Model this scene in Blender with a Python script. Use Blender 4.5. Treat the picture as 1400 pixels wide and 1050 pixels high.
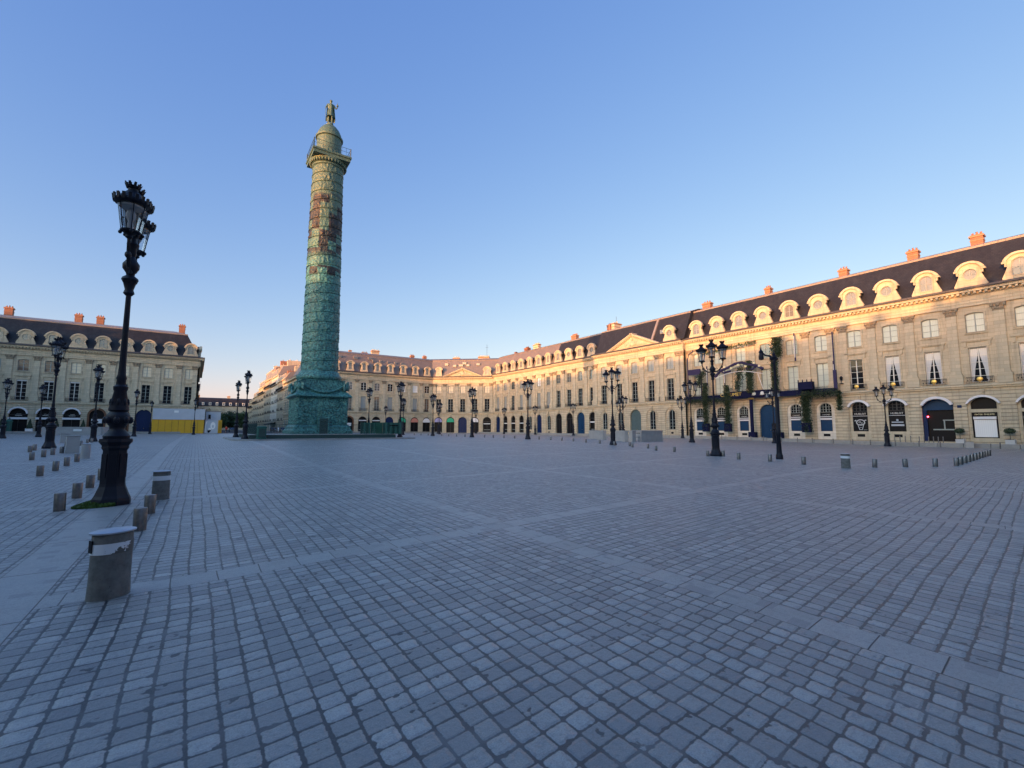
import bpy, math, random
from mathutils import Vector, Matrix, noise
from mathutils.geometry import tessellate_polygon
random.seed(7)
R=math.radians
for o in list(bpy.data.objects): bpy.data.objects.remove(o)
sc=bpy.context.scene
COL=sc.collection
# ------------------------------------------------------------------ camera
cd=bpy.data.cameras.new('camera'); cam=bpy.data.objects.new('camera',cd); COL.objects.link(cam)
yaw,pitch,roll=0.6051,0.09787,0.001
F=Vector((math.sin(yaw)*math.cos(pitch),math.cos(yaw)*math.cos(pitch),math.sin(pitch)))
Rt=Vector((math.cos(yaw),-math.sin(yaw),0)); U=Rt.cross(F)
Rt2=Rt*math.cos(roll)+U*math.sin(roll); U2=U*math.cos(roll)-Rt*math.sin(roll)
m=Matrix((Rt2,U2,-F)).transposed().to_4x4(); m.translation=Vector((-12.34,-59.6,1.579)); cam.matrix_world=m
cd.sensor_fit='HORIZONTAL'; cd.sensor_width=36; cd.lens=622.5*36/1400; cd.clip_start=.05; cd.clip_end=3000
sc.camera=cam
sc.render.resolution_x=1024; sc.render.resolution_y=768
# ------------------------------------------------------------------ world, sun, exposure
SUN_EL=R(4.3); SUN_AZ=R(14.5)     # light travels towards +X, turned SUN_AZ towards +Y
w=bpy.data.worlds.new('World'); sc.world=w; w.use_nodes=True
nt=w.node_tree; bg=nt.nodes['Background']
sky=nt.nodes.new('ShaderNodeTexSky'); sky.sky_type='NISHITA'; sky.sun_disc=False
sky.sun_elevation=SUN_EL; sky.air_density=1.0; sky.dust_density=.8; sky.ozone_density=2.0; sky.altitude=100
sd=Vector((-math.cos(SUN_AZ),-math.sin(SUN_AZ)))   # direction to the sun
sky.sun_rotation=math.atan2(sd.x,sd.y)
# per-channel contrast of the sky, like the camera's own tone curve
sp=nt.nodes.new('ShaderNodeSeparateColor'); cb=nt.nodes.new('ShaderNodeCombineColor'); nt.links.new(sky.outputs[0],sp.inputs[0])
for i,(g,a) in enumerate(((1.053,.507),(.821,.454),(.408,.683))):
    p_=nt.nodes.new('ShaderNodeMath'); p_.operation='POWER'; p_.inputs[1].default_value=g; q_=nt.nodes.new('ShaderNodeMath'); q_.operation='MULTIPLY'; q_.inputs[1].default_value=a
    nt.links.new(sp.outputs[i],p_.inputs[0]); nt.links.new(p_.outputs[0],q_.inputs[0]); nt.links.new(q_.outputs[0],cb.inputs[i])
# extra warm glow added to the unseen sun-side sky to lift shaded stone and paving
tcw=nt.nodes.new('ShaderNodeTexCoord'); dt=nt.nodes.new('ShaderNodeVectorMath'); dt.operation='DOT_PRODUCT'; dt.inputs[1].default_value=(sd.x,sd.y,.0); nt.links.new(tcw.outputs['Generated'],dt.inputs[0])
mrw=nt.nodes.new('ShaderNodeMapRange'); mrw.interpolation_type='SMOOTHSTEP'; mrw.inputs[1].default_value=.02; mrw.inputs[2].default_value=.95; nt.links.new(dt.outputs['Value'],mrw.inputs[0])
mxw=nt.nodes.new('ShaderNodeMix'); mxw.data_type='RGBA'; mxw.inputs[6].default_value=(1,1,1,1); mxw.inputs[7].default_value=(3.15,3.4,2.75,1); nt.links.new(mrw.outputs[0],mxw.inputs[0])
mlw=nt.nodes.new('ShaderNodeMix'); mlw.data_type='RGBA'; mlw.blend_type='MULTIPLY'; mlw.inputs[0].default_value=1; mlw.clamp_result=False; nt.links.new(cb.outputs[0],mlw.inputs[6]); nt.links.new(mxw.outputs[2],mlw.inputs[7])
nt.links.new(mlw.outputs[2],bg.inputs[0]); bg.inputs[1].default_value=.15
sl=bpy.data.lights.new('sun','SUN'); sun=bpy.data.objects.new('sun',sl); COL.objects.link(sun)
sl.energy=1.0; sl.angle=R(.5); sl.color=(1,.45,.16)
dirv=Vector((math.cos(SUN_AZ)*math.cos(SUN_EL),math.sin(SUN_AZ)*math.cos(SUN_EL),-math.sin(SUN_EL)))
sun.rotation_euler=dirv.to_track_quat('-Z','Y').to_euler(); sun.location=(-80,-60,60)
vs=sc.view_settings; vs.view_transform='Standard'; vs.look='None'; vs.gamma=1; vs.use_curve_mapping=False; vs.exposure=2.74
# ------------------------------------------------------------------ node helpers / materials
class NT:
    def __init__(s,name):
        s.m=bpy.data.materials.new(name); s.m.use_nodes=True; s.t=s.m.node_tree; s.b=s.t.nodes['Principled BSDF']; s.out=s.t.nodes['Material Output']
    def n(s,ty,**k):
        x=s.t.nodes.new(ty)
        for a,v in k.items(): setattr(x,a,v)
        return x
    def l(s,a,b): s.t.links.new(a,b)
    def put(s,inp,v):
        if isinstance(v,(int,float)): inp.default_value=v
        elif isinstance(v,tuple): inp.default_value=v if len(v)==len(inp.default_value) else v+(1,)
        else: s.l(v,inp)
    def ma(s,op,a,b=0,c=0):
        x=s.n('ShaderNodeMath',operation=op)
        for i,v in enumerate((a,b,c)): s.put(x.inputs[i],v)
        return x.outputs[0]
    def mix(s,f,a,b,bt='MIX'):
        x=s.n('ShaderNodeMix',data_type='RGBA',blend_type=bt); s.put(x.inputs[0],f); s.put(x.inputs[6],a); s.put(x.inputs[7],b); return x.outputs[2]
    def noise(s,vec,scale,det=3,rough=.6,out=0):
        x=s.n('ShaderNodeTexNoise'); x.inputs['Scale'].default_value=scale; x.inputs['Detail'].default_value=det; x.inputs['Roughness'].default_value=rough
        if vec is not None: s.l(vec,x.inputs['Vector'])
        return x.outputs[out]
    def ramp(s,f,pts):
        x=s.n('ShaderNodeValToRGB'); s.l(f,x.inputs[0]); e=x.color_ramp.elements
        while len(e)<len(pts): e.new(.5)
        for q,(p,c) in zip(e,pts): q.position=p; q.color=c if len(c)==4 else c+(1,)
        return x.outputs[0]
    def mr(s,v,a,b,c=0,d=1,smooth=False):
        x=s.n('ShaderNodeMapRange'); 
        if smooth: x.interpolation_type='SMOOTHSTEP'
        s.put(x.inputs[0],v)
        for i,q in enumerate((a,b,c,d)): s.put(x.inputs[i+1],q)
        return x.outputs[0]
    def comb(s,x=0,y=0,z=0):
        c=s.n('ShaderNodeCombineXYZ')
        for i,v in enumerate((x,y,z)): s.put(c.inputs[i],v)
        return c.outputs[0]
    def bump(s,h,st=.5,d=.02):
        b=s.n('ShaderNodeBump'); b.inputs['Strength'].default_value=st; b.inputs['Distance'].default_value=d; s.l(h,b.inputs['Height']); s.l(b.outputs[0],s.b.inputs['Normal']); return b
    def col(s,c): s.put(s.b.inputs['Base Color'],c)
    def obj(s):
        t=s.n('ShaderNodeTexCoord'); return t.outputs['Object']
    def geo(s): return s.n('ShaderNodeNewGeometry').outputs['Position']
    def sep(s,v):
        x=s.n('ShaderNodeSeparateXYZ'); s.l(v,x.inputs[0]); return x.outputs
M={}
def plain(name,c,rough=.6,metal=0,var=.25,scale=6,bumpd=0,coat=0,spec=.5):
    k=NT(name); k.b.inputs['Roughness'].default_value=rough; k.b.inputs['Metallic'].default_value=metal
    k.b.inputs['Coat Weight'].default_value=coat; k.b.inputs['Specular IOR Level'].default_value=spec
    p=k.geo(); f=k.noise(p,scale,4)
    k.col(k.mix(f,tuple(x*(1-var) for x in c),tuple(min(1,x*(1+var)) for x in c)))
    if bumpd: k.bump(k.noise(p,scale*5,5),.6,bumpd)
    M[name]=k.m; return k.m
def stone(name,c,dirt=(.12,.10,.075),groove=False,zbase=0,amt=.5):
    k=NT(name); o=k.obj(); p=k.geo(); x,y,z=k.sep(o)
    big=k.noise(p,.35,4,.6); fine=k.noise(p,5,5,.65)
    st=k.noise(k.comb(k.ma('MULTIPLY',x,2.2),k.ma('MULTIPLY',y,2.2),k.ma('MULTIPLY',z,.18)),1,4,.6)
    cc=k.mix(big,tuple(a*.82 for a in c),tuple(min(1,a*1.12) for a in c))
    cc=k.mix(k.ma('MULTIPLY',fine,.35),cc,tuple(a*.6 for a in c))
    cc=k.mix(k.mr(st,.52,.75,0,amt),cc,dirt)
    br=k.n('ShaderNodeTexBrick'); k.l(k.comb(x,z,0),br.inputs['Vector']); br.offset=.5
    br.inputs['Scale'].default_value=1; br.inputs['Brick Width'].default_value=1.15; br.inputs['Row Height'].default_value=.42
    br.inputs['Mortar Size'].default_value=.012; br.inputs['Mortar Smooth'].default_value=.3; br.inputs['Bias'].default_value=0
    br.inputs['Color1'].default_value=(.86,.86,.86,1); br.inputs['Color2'].default_value=(1.1,1.08,1.04,1); br.inputs['Mortar'].default_value=(.62,.6,.56,1)
    cc=k.mix(1.0,cc,br.outputs[0],'MULTIPLY')
    h=k.ma('MULTIPLY',fine,.25)
    if groove:
        fz=k.ma('FRACT',k.ma('DIVIDE',k.ma('ADD',z,10),.42)); g=k.mr(k.ma('ABSOLUTE',k.ma('SUBTRACT',fz,.5)),.415,.46,1,0)
        inG=k.mr(z,6.15,6.2,1,0); g=k.ma('MAXIMUM',g,k.ma('SUBTRACT',1,inG))
        h=k.ma('ADD',h,k.ma('MULTIPLY',g,1.6)); cc=k.mix(k.mr(g,0,1,.75,0),cc,tuple(a*.35 for a in c))
    k.col(cc); k.b.inputs['Roughness'].default_value=.85; k.bump(h,.8,.035); M[name]=k.m; return k.m
stone('stone_wall',(.57,.49,.355),groove=True)
stone('stone_trim',(.58,.51,.375),amt=.35)
stone('stone_white',(.74,.70,.62),amt=.25)
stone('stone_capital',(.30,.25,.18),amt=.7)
stone('stone_dormer',(.56,.49,.36),amt=.3)
stone('stone_street',(.48,.43,.34),amt=.5)
stone('stone_pale',(.72,.69,.63),amt=.2)
def slate(name,c1,c2,rowh=.22):
    k=NT(name); p=k.geo(); o=k.obj(); x,y,z=k.sep(o)
    br=k.n('ShaderNodeTexBrick'); k.l(k.comb(x,z,0),br.inputs['Vector']); br.offset=.5
    br.inputs['Scale'].default_value=1; br.inputs['Brick Width'].default_value=rowh*1.3; br.inputs['Row Height'].default_value=rowh; br.inputs['Mortar Size'].default_value=.012
    br.inputs['Color1'].default_value=c1+(1,); br.inputs['Color2'].default_value=c2+(1,); br.inputs['Mortar'].default_value=tuple(a*.5 for a in c1)+(1,)
    big=k.noise(p,.8,4,.6); st=k.noise(k.comb(k.ma('MULTIPLY',x,1.5),k.ma('MULTIPLY',y,1.5),k.ma('MULTIPLY',z,.2)),1,3)
    cc=k.mix(k.mr(big,.3,.7,.0,.5),br.outputs[0],tuple(a*.55 for a in c1)); cc=k.mix(k.mr(st,.5,.8,0,.35),cc,tuple(a*1.8 for a in c2))
    k.col(cc); k.b.inputs['Roughness'].default_value=.6; k.b.inputs['Specular IOR Level'].default_value=.3; k.bump(br.outputs[1],-.4,.01); M[name]=k.m
slate('slate',(.018,.019,.027),(.030,.031,.038))
def zinc(name,c,seam=.6):
    k=NT(name); p=k.geo(); o=k.obj(); x,y,z=k.sep(o)
    f=k.ma('ABSOLUTE',k.ma('SUBTRACT',k.ma('FRACT',k.ma('DIVIDE',x,seam)),.5)); g=k.mr(f,.44,.49,0,1)
    big=k.noise(p,.9,5,.7); cc=k.mix(big,tuple(a*.65 for a in c),tuple(min(1,a*1.3) for a in c)); cc=k.mix(k.ma('MULTIPLY',g,.4),cc,tuple(a*.5 for a in c))
    k.col(cc); k.b.inputs['Roughness'].default_value=.55; k.b.inputs['Metallic'].default_value=.25; k.bump(g,.6,.03); M[name]=k.m
zinc('zinc',(.27,.235,.215)); zinc('zinc_brown',(.20,.165,.145)); zinc('lead',(.075,.068,.072),1.2)
def brick(name):
    k=NT(name); p=k.geo(); x,y,z=k.sep(p)
    br=k.n('ShaderNodeTexBrick'); k.l(k.comb(k.ma('ADD',x,y),z,0),br.inputs['Vector']); br.inputs['Scale'].default_value=1
    br.inputs['Brick Width'].default_value=.24; br.inputs['Row Height'].default_value=.08; br.inputs['Mortar Size'].default_value=.01
    br.inputs['Color1'].default_value=(.26,.085,.045,1); br.inputs['Color2'].default_value=(.34,.13,.07,1); br.inputs['Mortar'].default_value=(.30,.22,.16,1)
    k.col(k.mix(k.mr(k.noise(p,1.5,4),.4,.7,0,.5),br.outputs[0],(.16,.1,.07))); k.b.inputs['Roughness'].default_value=.9; k.bump(br.outputs[1],-.5,.01); M[name]=k.m
brick('brick')
plain('brick_cap',(.34,.19,.12),.9); plain('dark_glass',(.010,.012,.016),.06,0,.5,.8,0,.0,.35)
plain('sky_glass',(.10,.11,.11),.05,0,.4,.5,0,1,.8)
plain('dormer_glass',(.16,.14,.12),.12,0,.5,1.2,0,.6,.8)
def blind(name,c):
    k=NT(name); o=k.obj(); x,y,z=k.sep(o); p=k.geo()
    f=k.ma('SINE',k.ma('MULTIPLY',x,38)); k.col(k.mix(k.mr(f,-1,1,0,.25),c,tuple(a*.7 for a in c))); k.b.inputs['Roughness'].default_value=.5
    k.b.inputs['Coat Weight'].default_value=.8; k.b.inputs['Coat Roughness'].default_value=.04
    M[name]=k.m
blind('blind_green',(.50,.56,.50)); blind('blind_cream',(.66,.58,.42)); blind('blind_grey',(.28,.30,.30)); blind('curtain_white',(.50,.53,.56)); blind('blind_brown',(.13,.075,.05)); blind('glow_white',(.78,.80,.80))
plain('frame_white',(.62,.62,.58),.5,0,.1); plain('frame_grey',(.27,.31,.30),.5,0,.1); plain('frame_dark',(.03,.03,.035),.4)
plain('iron',(.004,.0055,.014),.5,0,.4,9,.003,0,.3); plain('iron_green',(.02,.05,.047),.5,.2,.4,9,.004)
plain('door_blue',(.003,.035,.10),.5,0,.2,2,0,0,.25); plain('door_navy',(.002,.016,.075),.5,0,.2,2,0,0,.25); plain('door_grey',(.07,.11,.12),.5,0,.2,2,0,0,.3)
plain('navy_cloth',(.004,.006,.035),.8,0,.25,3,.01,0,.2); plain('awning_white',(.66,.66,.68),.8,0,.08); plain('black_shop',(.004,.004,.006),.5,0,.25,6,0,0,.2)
plain('wood_brown',(.13,.05,.02),.5); plain('gold',(.75,.5,.14),.35,.8,.2); plain('pale_gold',(.72,.66,.42),.5,.2,.2)
plain('teal_green',(.02,.35,.2),.7); plain('dusty_pink',(.5,.2,.15),.7); plain('pale_violet',(.3,.3,.55),.7)
plain('yellow_paint',(.60,.33,.012),.6,0,.1,2); plain('grey_sheet',(.42,.45,.50),.55,0,.12,1); plain('hoard_green',(.014,.085,.068),.6,0,.35,1.2,.005)
plain('white_paint',(.75,.75,.73),.6,0,.1); plain('planter_grey',(.45,.46,.46),.6,0,.15); plain('soil',(.03,.02,.012),.9); plain('red_cloth',(.45,.03,.02),.8); plain('skin',(.45,.26,.18),.6); plain('dark_cloth',(.02,.022,.035),.8); plain('hair',(.03,.02,.012),.7)
plain('granite_block',(.27,.265,.25),.8,0,.3,3,.004); plain('granite_light',(.36,.35,.335),.8,0,.22,2,.003); plain('rubber',(.01,.01,.01),.7); plain('lamp_red',(.6,.01,.02),.4); plain('asphalt',(.05,.05,.055),.8,0,.3,4,.004)
plain('violet_cloth',(.035,.03,.08),.8,0,.3,3,.01,0,.2); plain('car_dark',(.01,.011,.014),.25,.3,.2,2,0,1); plain('car_white',(.6,.6,.6),.3,0,.1,2,0,1)
k=NT('red_lamp'); k.col((.9,.02,.05)); k.b.inputs['Emission Color'].default_value=(1,.05,.08,1); k.b.inputs['Emission Strength'].default_value=3; M['red_lamp']=k.m
# clear lantern glass
k=NT('lantern_glass'); tr=k.n('ShaderNodeBsdfTransparent'); tr.inputs[0].default_value=(.86,.88,.9,1); gl=k.n('ShaderNodeBsdfGlossy'); gl.inputs['Roughness'].default_value=.06; fr=k.n('ShaderNodeLayerWeight'); fr.inputs[0].default_value=.35
mx=k.n('ShaderNodeMixShader'); k.l(k.ma('ADD',k.ma('MULTIPLY',fr.outputs[0],.45),.04),mx.inputs[0]); k.l(tr.outputs[0],mx.inputs[1]); k.l(gl.outputs[0],mx.inputs[2]); k.l(mx.outputs[0],k.out.inputs[0]); M['lantern_glass']=k.m
# foliage
def leafmat(name,c1,c2):
    k=NT(name); p=k.geo(); oi=k.n('ShaderNodeNewGeometry'); f=k.noise(p,2.5,3)
    k.col(k.mix(f,c1,c2)); k.b.inputs['Roughness'].default_value=.6; k.b.inputs['Subsurface Weight'].default_value=0; M[name]=k.m
leafmat('leaf',(.025,.05,.014),(.06,.11,.03)); leafmat('leaf_dark',(.012,.028,.012),(.03,.055,.02)); leafmat('moss',(.05,.1,.012),(.09,.16,.025)); plain('bark',(.06,.045,.03),.9,0,.3,6,.02)
# brushed steel bollard
k=NT('steel'); p=k.obj(); x,y,z=k.sep(p); f=k.noise(k.comb(k.ma('MULTIPLY',x,60),k.ma('MULTIPLY',y,60),k.ma('MULTIPLY',z,1.5)),1,3); g=k.noise(k.geo(),14,4)
k.col(k.mix(g,(.08,.08,.085),(.26,.26,.265))); k.b.inputs['Metallic'].default_value=.95; k.put(k.b.inputs['Roughness'],k.mr(f,0,1,.28,.55)); k.bump(f,.15,.002); M['steel']=k.m
# weathered concrete drum
k=NT('drum_concrete'); p=k.geo(); a=k.noise(p,9,6,.7); b_=k.noise(p,70,3)
cc=k.mix(k.mr(a,.3,.75,0,1),(.10,.098,.088),(.21,.205,.19)); cc=k.mix(k.mr(k.noise(p,16,5,.75),.62,.68,0,.85),cc,(.04,.035,.03)); k.col(cc); k.b.inputs['Roughness'].default_value=.85; k.bump(k.ma('ADD',a,k.ma('MULTIPLY',b_,.4)),.5,.006); M['drum_concrete']=k.m
# torn reflective tape: the tape is chipped away in patches
k=NT('tape'); p=k.geo(); xx_,yy_,zz_=k.sep(p); a=k.noise(p,9,5,.7); fr=k.mr(k.ma('ADD',a,k.ma('ADD',k.ma('MULTIPLY',k.ma('ADD',xx_,12.93),1.6),k.ma('MULTIPLY',k.ma('SUBTRACT',.46,zz_),1.8))),.56,.585,0,1); k.col(k.mix(fr,(.72,.73,.75),(.1,.095,.085))); k.b.inputs['Roughness'].default_value=.4; M['tape']=k.m
# column bronze
def bronze(name,column=False):
    k=NT(name); p=k.geo(); x,y,z=k.sep(p)
    a=k.noise(p,.9,5,.65); b=k.noise(p,5,5,.7); c=k.noise(k.comb(k.ma('MULTIPLY',x,3),k.ma('MULTIPLY',y,3),k.ma('MULTIPLY',z,.35)),1,4)
    cc=k.mix(k.mr(a,.3,.7,0,1),(.04,.155,.155),(.09,.29,.26)); cc=k.mix(k.mr(b,.44,.58,0,.88),cc,(.010,.045,.048)); cc=k.mix(k.mr(c,.55,.7,0,.45),cc,(.12,.27,.2))
    if column:
        up=k.mr(z,21,29,0,1); cc=k.mix(k.ma('MULTIPLY',up,.85),cc,k.mix(b,(.028,.065,.05),(.085,.145,.105)))
        # bare brown panels between 20 and 31 m: blocks of the frieze that lost their patina
        ang=k.ma('ARCTAN2',y,x); row=k.ma('FLOOR',k.ma('DIVIDE',k.ma('SUBTRACT',k.ma('ADD',z,k.ma('MULTIPLY',ang,1.2/6.283)),8.9),1.2)); cellx=k.ma('FLOOR',k.ma('DIVIDE',ang,.55))
        wn=k.n('ShaderNodeTexWhiteNoise'); wn.noise_dimensions='2D'; k.l(k.comb(row,cellx,0),wn.inputs['Vector'])
        rng=k.ma('MULTIPLY',k.mr(z,22.5,23.5,0,1),k.mr(z,30.5,31.2,1,0)); pr=k.ma('MULTIPLY',k.ma('GREATER_THAN',wn.outputs[0],.52),rng)
        rng2=k.ma('MULTIPLY',k.mr(z,20.3,20.5,0,1),k.mr(z,21.5,21.6,1,0)); pr2=k.ma('MULTIPLY',rng2,k.ma('GREATER_THAN',wn.outputs[0],.35))
        pr=k.ma('MAXIMUM',pr,pr2); pr=k.ma('MULTIPLY',pr,k.mr(b,.3,.42,.2,1))
        cc=k.mix(pr,cc,k.mix(b,(.006,.008,.010),(.020,.022,.024)))
    k.col(cc); k.b.inputs['Roughness'].default_value=.55; k.b.inputs['Metallic'].default_value=.1
    v=k.n('ShaderNodeTexVoronoi'); v.inputs['Scale'].default_value=3.0; k.l(p,v.inputs['Vector'])
    k.bump(k.ma('ADD',k.ma('MULTIPLY',v.outputs['Distance'],-1.0),k.ma('MULTIPLY',b,.6)),.55 if column else .8,.06); M[name]=k.m
bronze('bronze'); bronze('bronze_column',True)
# paving: granite setts laid in panels between bands of long slabs
def paving():
    k=NT('paving'); p=k.geo(); x,y,z=k.sep(p)
    w1=k.noise(p,.5,2,.5,1); w2=k.noise(p,3.2,2,.5,1)
    wa=k.sep(w1); wb=k.sep(w2)
    xx=k.ma('ADD',x,k.ma('ADD',k.ma('MULTIPLY',k.ma('SUBTRACT',wa[0],.5),.09),k.ma('MULTIPLY',k.ma('SUBTRACT',wb[0],.5),.008)))
    yy=k.ma('ADD',y,k.ma('ADD',k.ma('MULTIPLY',k.ma('SUBTRACT',wa[1],.5),.09),k.ma('MULTIPLY',k.ma('SUBTRACT',wb[1],.5),.008)))
    # the cross bands drift slightly off square towards the right
    vv=k.ma('SUBTRACT',yy,k.ma('MULTIPLY',k.ma('MAXIMUM',k.ma('ADD',x,12),0),.105))
    vv=k.ma('ADD',vv,k.ma('MULTIPLY',k.ma('MAXIMUM',k.ma('ADD',x,-8),0),.105))
    PX,PY=6.6,6.95
    ux=k.ma('DIVIDE',k.ma('ADD',xx,8.27+66),PX); uy=k.ma('DIVIDE',k.ma('ADD',vv,53.80+69.5),PY)
    ix=k.ma('FLOOR',ux); iy=k.ma('FLOOR',uy); fx=k.ma('MULTIPLY',k.ma('FRACT',ux),PX); fy=k.ma('MULTIPLY',k.ma('FRACT',uy),PY)
    bx=k.ma('MULTIPLY',k.ma('LESS_THAN',fx,.35),k.ma('GREATER_THAN',x,-10)); by=k.ma('LESS_THAN',fy,.39)
    par=k.ma('GREATER_THAN',xx,-8.1)
    # setts: a across rows, b along rows
    def sel(t,a,b): return k.ma('ADD',k.ma('MULTIPLY',t,b),k.ma('MULTIPLY',k.ma('SUBTRACT',1,t),a))
    a=sel(par,xx,vv); b=sel(par,vv,xx)
    a=k.ma('ADD',a,200); b=k.ma('ADD',b,200)
    AW,BW=.155,.142
    ra=k.ma('DIVIDE',a,AW); rowi=k.ma('FLOOR',ra); fa=k.ma('MULTIPLY',k.ma('SUBTRACT',k.ma('FRACT',ra),.5),AW)
    wn=k.n('ShaderNodeTexWhiteNoise'); wn.noise_dimensions='2D'; k.l(k.comb(rowi,par,0),wn.inputs['Vector'])
    rb=k.ma('ADD',k.ma('DIVIDE',b,BW),k.ma('MULTIPLY',wn.outputs[0],.38)); ci=k.ma('FLOOR',rb); fb=k.ma('MULTIPLY',k.ma('SUBTRACT',k.ma('FRACT',rb),.5),BW)
    cn=k.n('ShaderNodeTexWhiteNoise'); cn.noise_dimensions='3D'; k.l(k.comb(rowi,ci,par),cn.inputs['Vector']); cs=k.sep(cn.outputs[1])
    r=k.mr(cs[0],0,1,.005,.028)
    jx=k.ma('ADD',AW/2-.005,k.ma('MULTIPLY',cs[1],-.008)); jy=k.ma('ADD',BW/2-.0035,k.ma('MULTIPLY',cs[2],-.006))
    edge=k.noise(p,34,2); ed2=k.noise(p,12,3,.7); chip=k.mr(k.noise(p,9,2,.5),.62,.74,0,.019); e2=k.ma('ADD',chip,k.ma('ADD',k.ma('MULTIPLY',k.ma('SUBTRACT',edge,.5),.014),k.ma('MULTIPLY',k.ma('SUBTRACT',ed2,.5),.016)))
    qx=k.ma('MAXIMUM',k.ma('ADD',k.ma('SUBTRACT',k.ma('ABSOLUTE',fa),jx),r),0); qy=k.ma('MAXIMUM',k.ma('ADD',k.ma('SUBTRACT',k.ma('ABSOLUTE',fb),jy),r),0)
    dd=k.ma('ADD',k.ma('SUBTRACT',k.ma('SQRT',k.ma('ADD',k.ma('MULTIPLY',qx,qx),k.ma('MULTIPLY',qy,qy))),r),e2)
    inside=k.mr(dd,-.004,.003,1,0,True); dome=k.mr(dd,-.03,.004,1,0,True)
    # slab bands
    def band(f,along,pp,W):
        s=k.ma('DIVIDE',k.ma('ADD',along,300),.405); si=k.ma('FLOOR',s); sf=k.ma('ABSOLUTE',k.ma('SUBTRACT',k.ma('FRACT',s),.5))
        ed=k.ma('MINIMUM',k.ma('MULTIPLY',k.ma('SUBTRACT',.5,sf),.405),k.ma('MINIMUM',f,k.ma('SUBTRACT',W,f)))
        n=k.n('ShaderNodeTexWhiteNoise'); n.noise_dimensions='2D'; k.l(k.comb(si,pp,0),n.inputs['Vector'])
        return k.mr(ed,.002,.007,0,1,True), n.outputs[0]
    s1,n1=band(fx,vv,ix,.35); s2,n2=band(fy,xx,iy,.39)
    inb=k.ma('MAXIMUM',bx,by); slab=sel(by,s1,s2); slabn=sel(by,n1,n2)
    # wide smooth strip where lamps and bollards stand
    strip=k.ma('MULTIPLY',k.ma('GREATER_THAN',x,-13.95),k.ma('LESS_THAN',x,-13.42)); 
    sj=k.ma('ABSOLUTE',k.ma('SUBTRACT',k.ma('FRACT',k.ma('DIVIDE',k.ma('ADD',y,100),1.7)),.5)); se=k.ma('MINIMUM',k.ma('MULTIPLY',k.ma('SUBTRACT',.5,sj),1.7),k.ma('MINIMUM',k.ma('SUBTRACT',x,-13.95),k.ma('SUBTRACT',-13.42,x)))
    inb=k.ma('MAXIMUM',inb,strip); slab=sel(strip,slab,k.mr(se,.004,.012,0,1)); slabn=sel(strip,slabn,.5)
    ins=sel(inb,inside,slab); rnd=sel(inb,cs[0],k.ma('ADD',k.ma('MULTIPLY',slabn,.45),.4))
    grain=k.noise(p,110,4,.85); med=k.noise(p,6,4,.6); big=k.noise(p,.35,4,.6)
    g2=k.noise(p,520,2,.9)
    base=k.mix(k.ma('POWER',rnd,1.3),(.225,.218,.20),(.465,.45,.415)); base=k.mix(k.mr(cs[1],.8,1,0,.4),base,(.25,.235,.2)); base=k.mix(k.mr(cs[2],.86,.9,0,.55),base,(.11,.112,.12))
    base=k.mix(k.mr(med,.35,.75,0,.35),base,(.19,.195,.2)); base=k.mix(k.mr(big,.35,.65,0,.3),base,(.36,.365,.36)); base=k.mix(k.mr(k.noise(p,26,5,.8),.48,.66,0,.5),base,(.12,.125,.12)); base=k.mix(k.mr(k.noise(p,1.7,5,.7),.6,.72,0,.35),base,(.14,.145,.14)); base=k.mix(k.mr(grain,.38,.66,0,.55),base,(.09,.092,.10)); base=k.mix(k.mr(g2,.55,.75,0,.35),base,(.5,.51,.53))
    joint=k.mix(k.noise(p,40,3),(.010,.011,.014),(.04,.041,.045)); mossy=k.mr(k.noise(p,.9,4,.7),.66,.74,0,.6); joint=k.mix(mossy,joint,(.03,.032,.012))
    filled=k.mr(k.noise(p,2.2,3),.5,.68,0,.5); joint=k.mix(filled,joint,(.15,.155,.16))
    k.col(k.mix(ins,joint,base)); k.b.inputs['Roughness'].default_value=.62; k.put(k.b.inputs['Roughness'],k.mr(grain,0,1,.32,.58)); k.b.inputs['Specular IOR Level'].default_value=.8
    h=sel(inb,dome,k.ma('MULTIPLY',slab,1.0)); h=k.ma('ADD',h,k.ma('ADD',k.ma('MULTIPLY',rnd,.35),k.ma('ADD',k.ma('MULTIPLY',grain,.16),k.ma('MULTIPLY',med,.5))))
    k.bump(h,.75,.013); M['paving']=k.m
paving()
k=NT('footway'); p=k.geo(); x,y,z=k.sep(p); br=k.n('ShaderNodeTexBrick'); k.l(p,br.inputs['Vector']); br.inputs['Scale'].default_value=1; br.inputs['Brick Width'].default_value=.9; br.inputs['Row Height'].default_value=.6; br.inputs['Mortar Size'].default_value=.012
br.inputs['Color1'].default_value=(.2,.195,.185,1); br.inputs['Color2'].default_value=(.28,.27,.255,1); br.inputs['Mortar'].default_value=(.07,.07,.07,1); k.col(br.outputs[0]); k.b.inputs['Roughness'].default_value=.7; M['footway']=k.m
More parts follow.
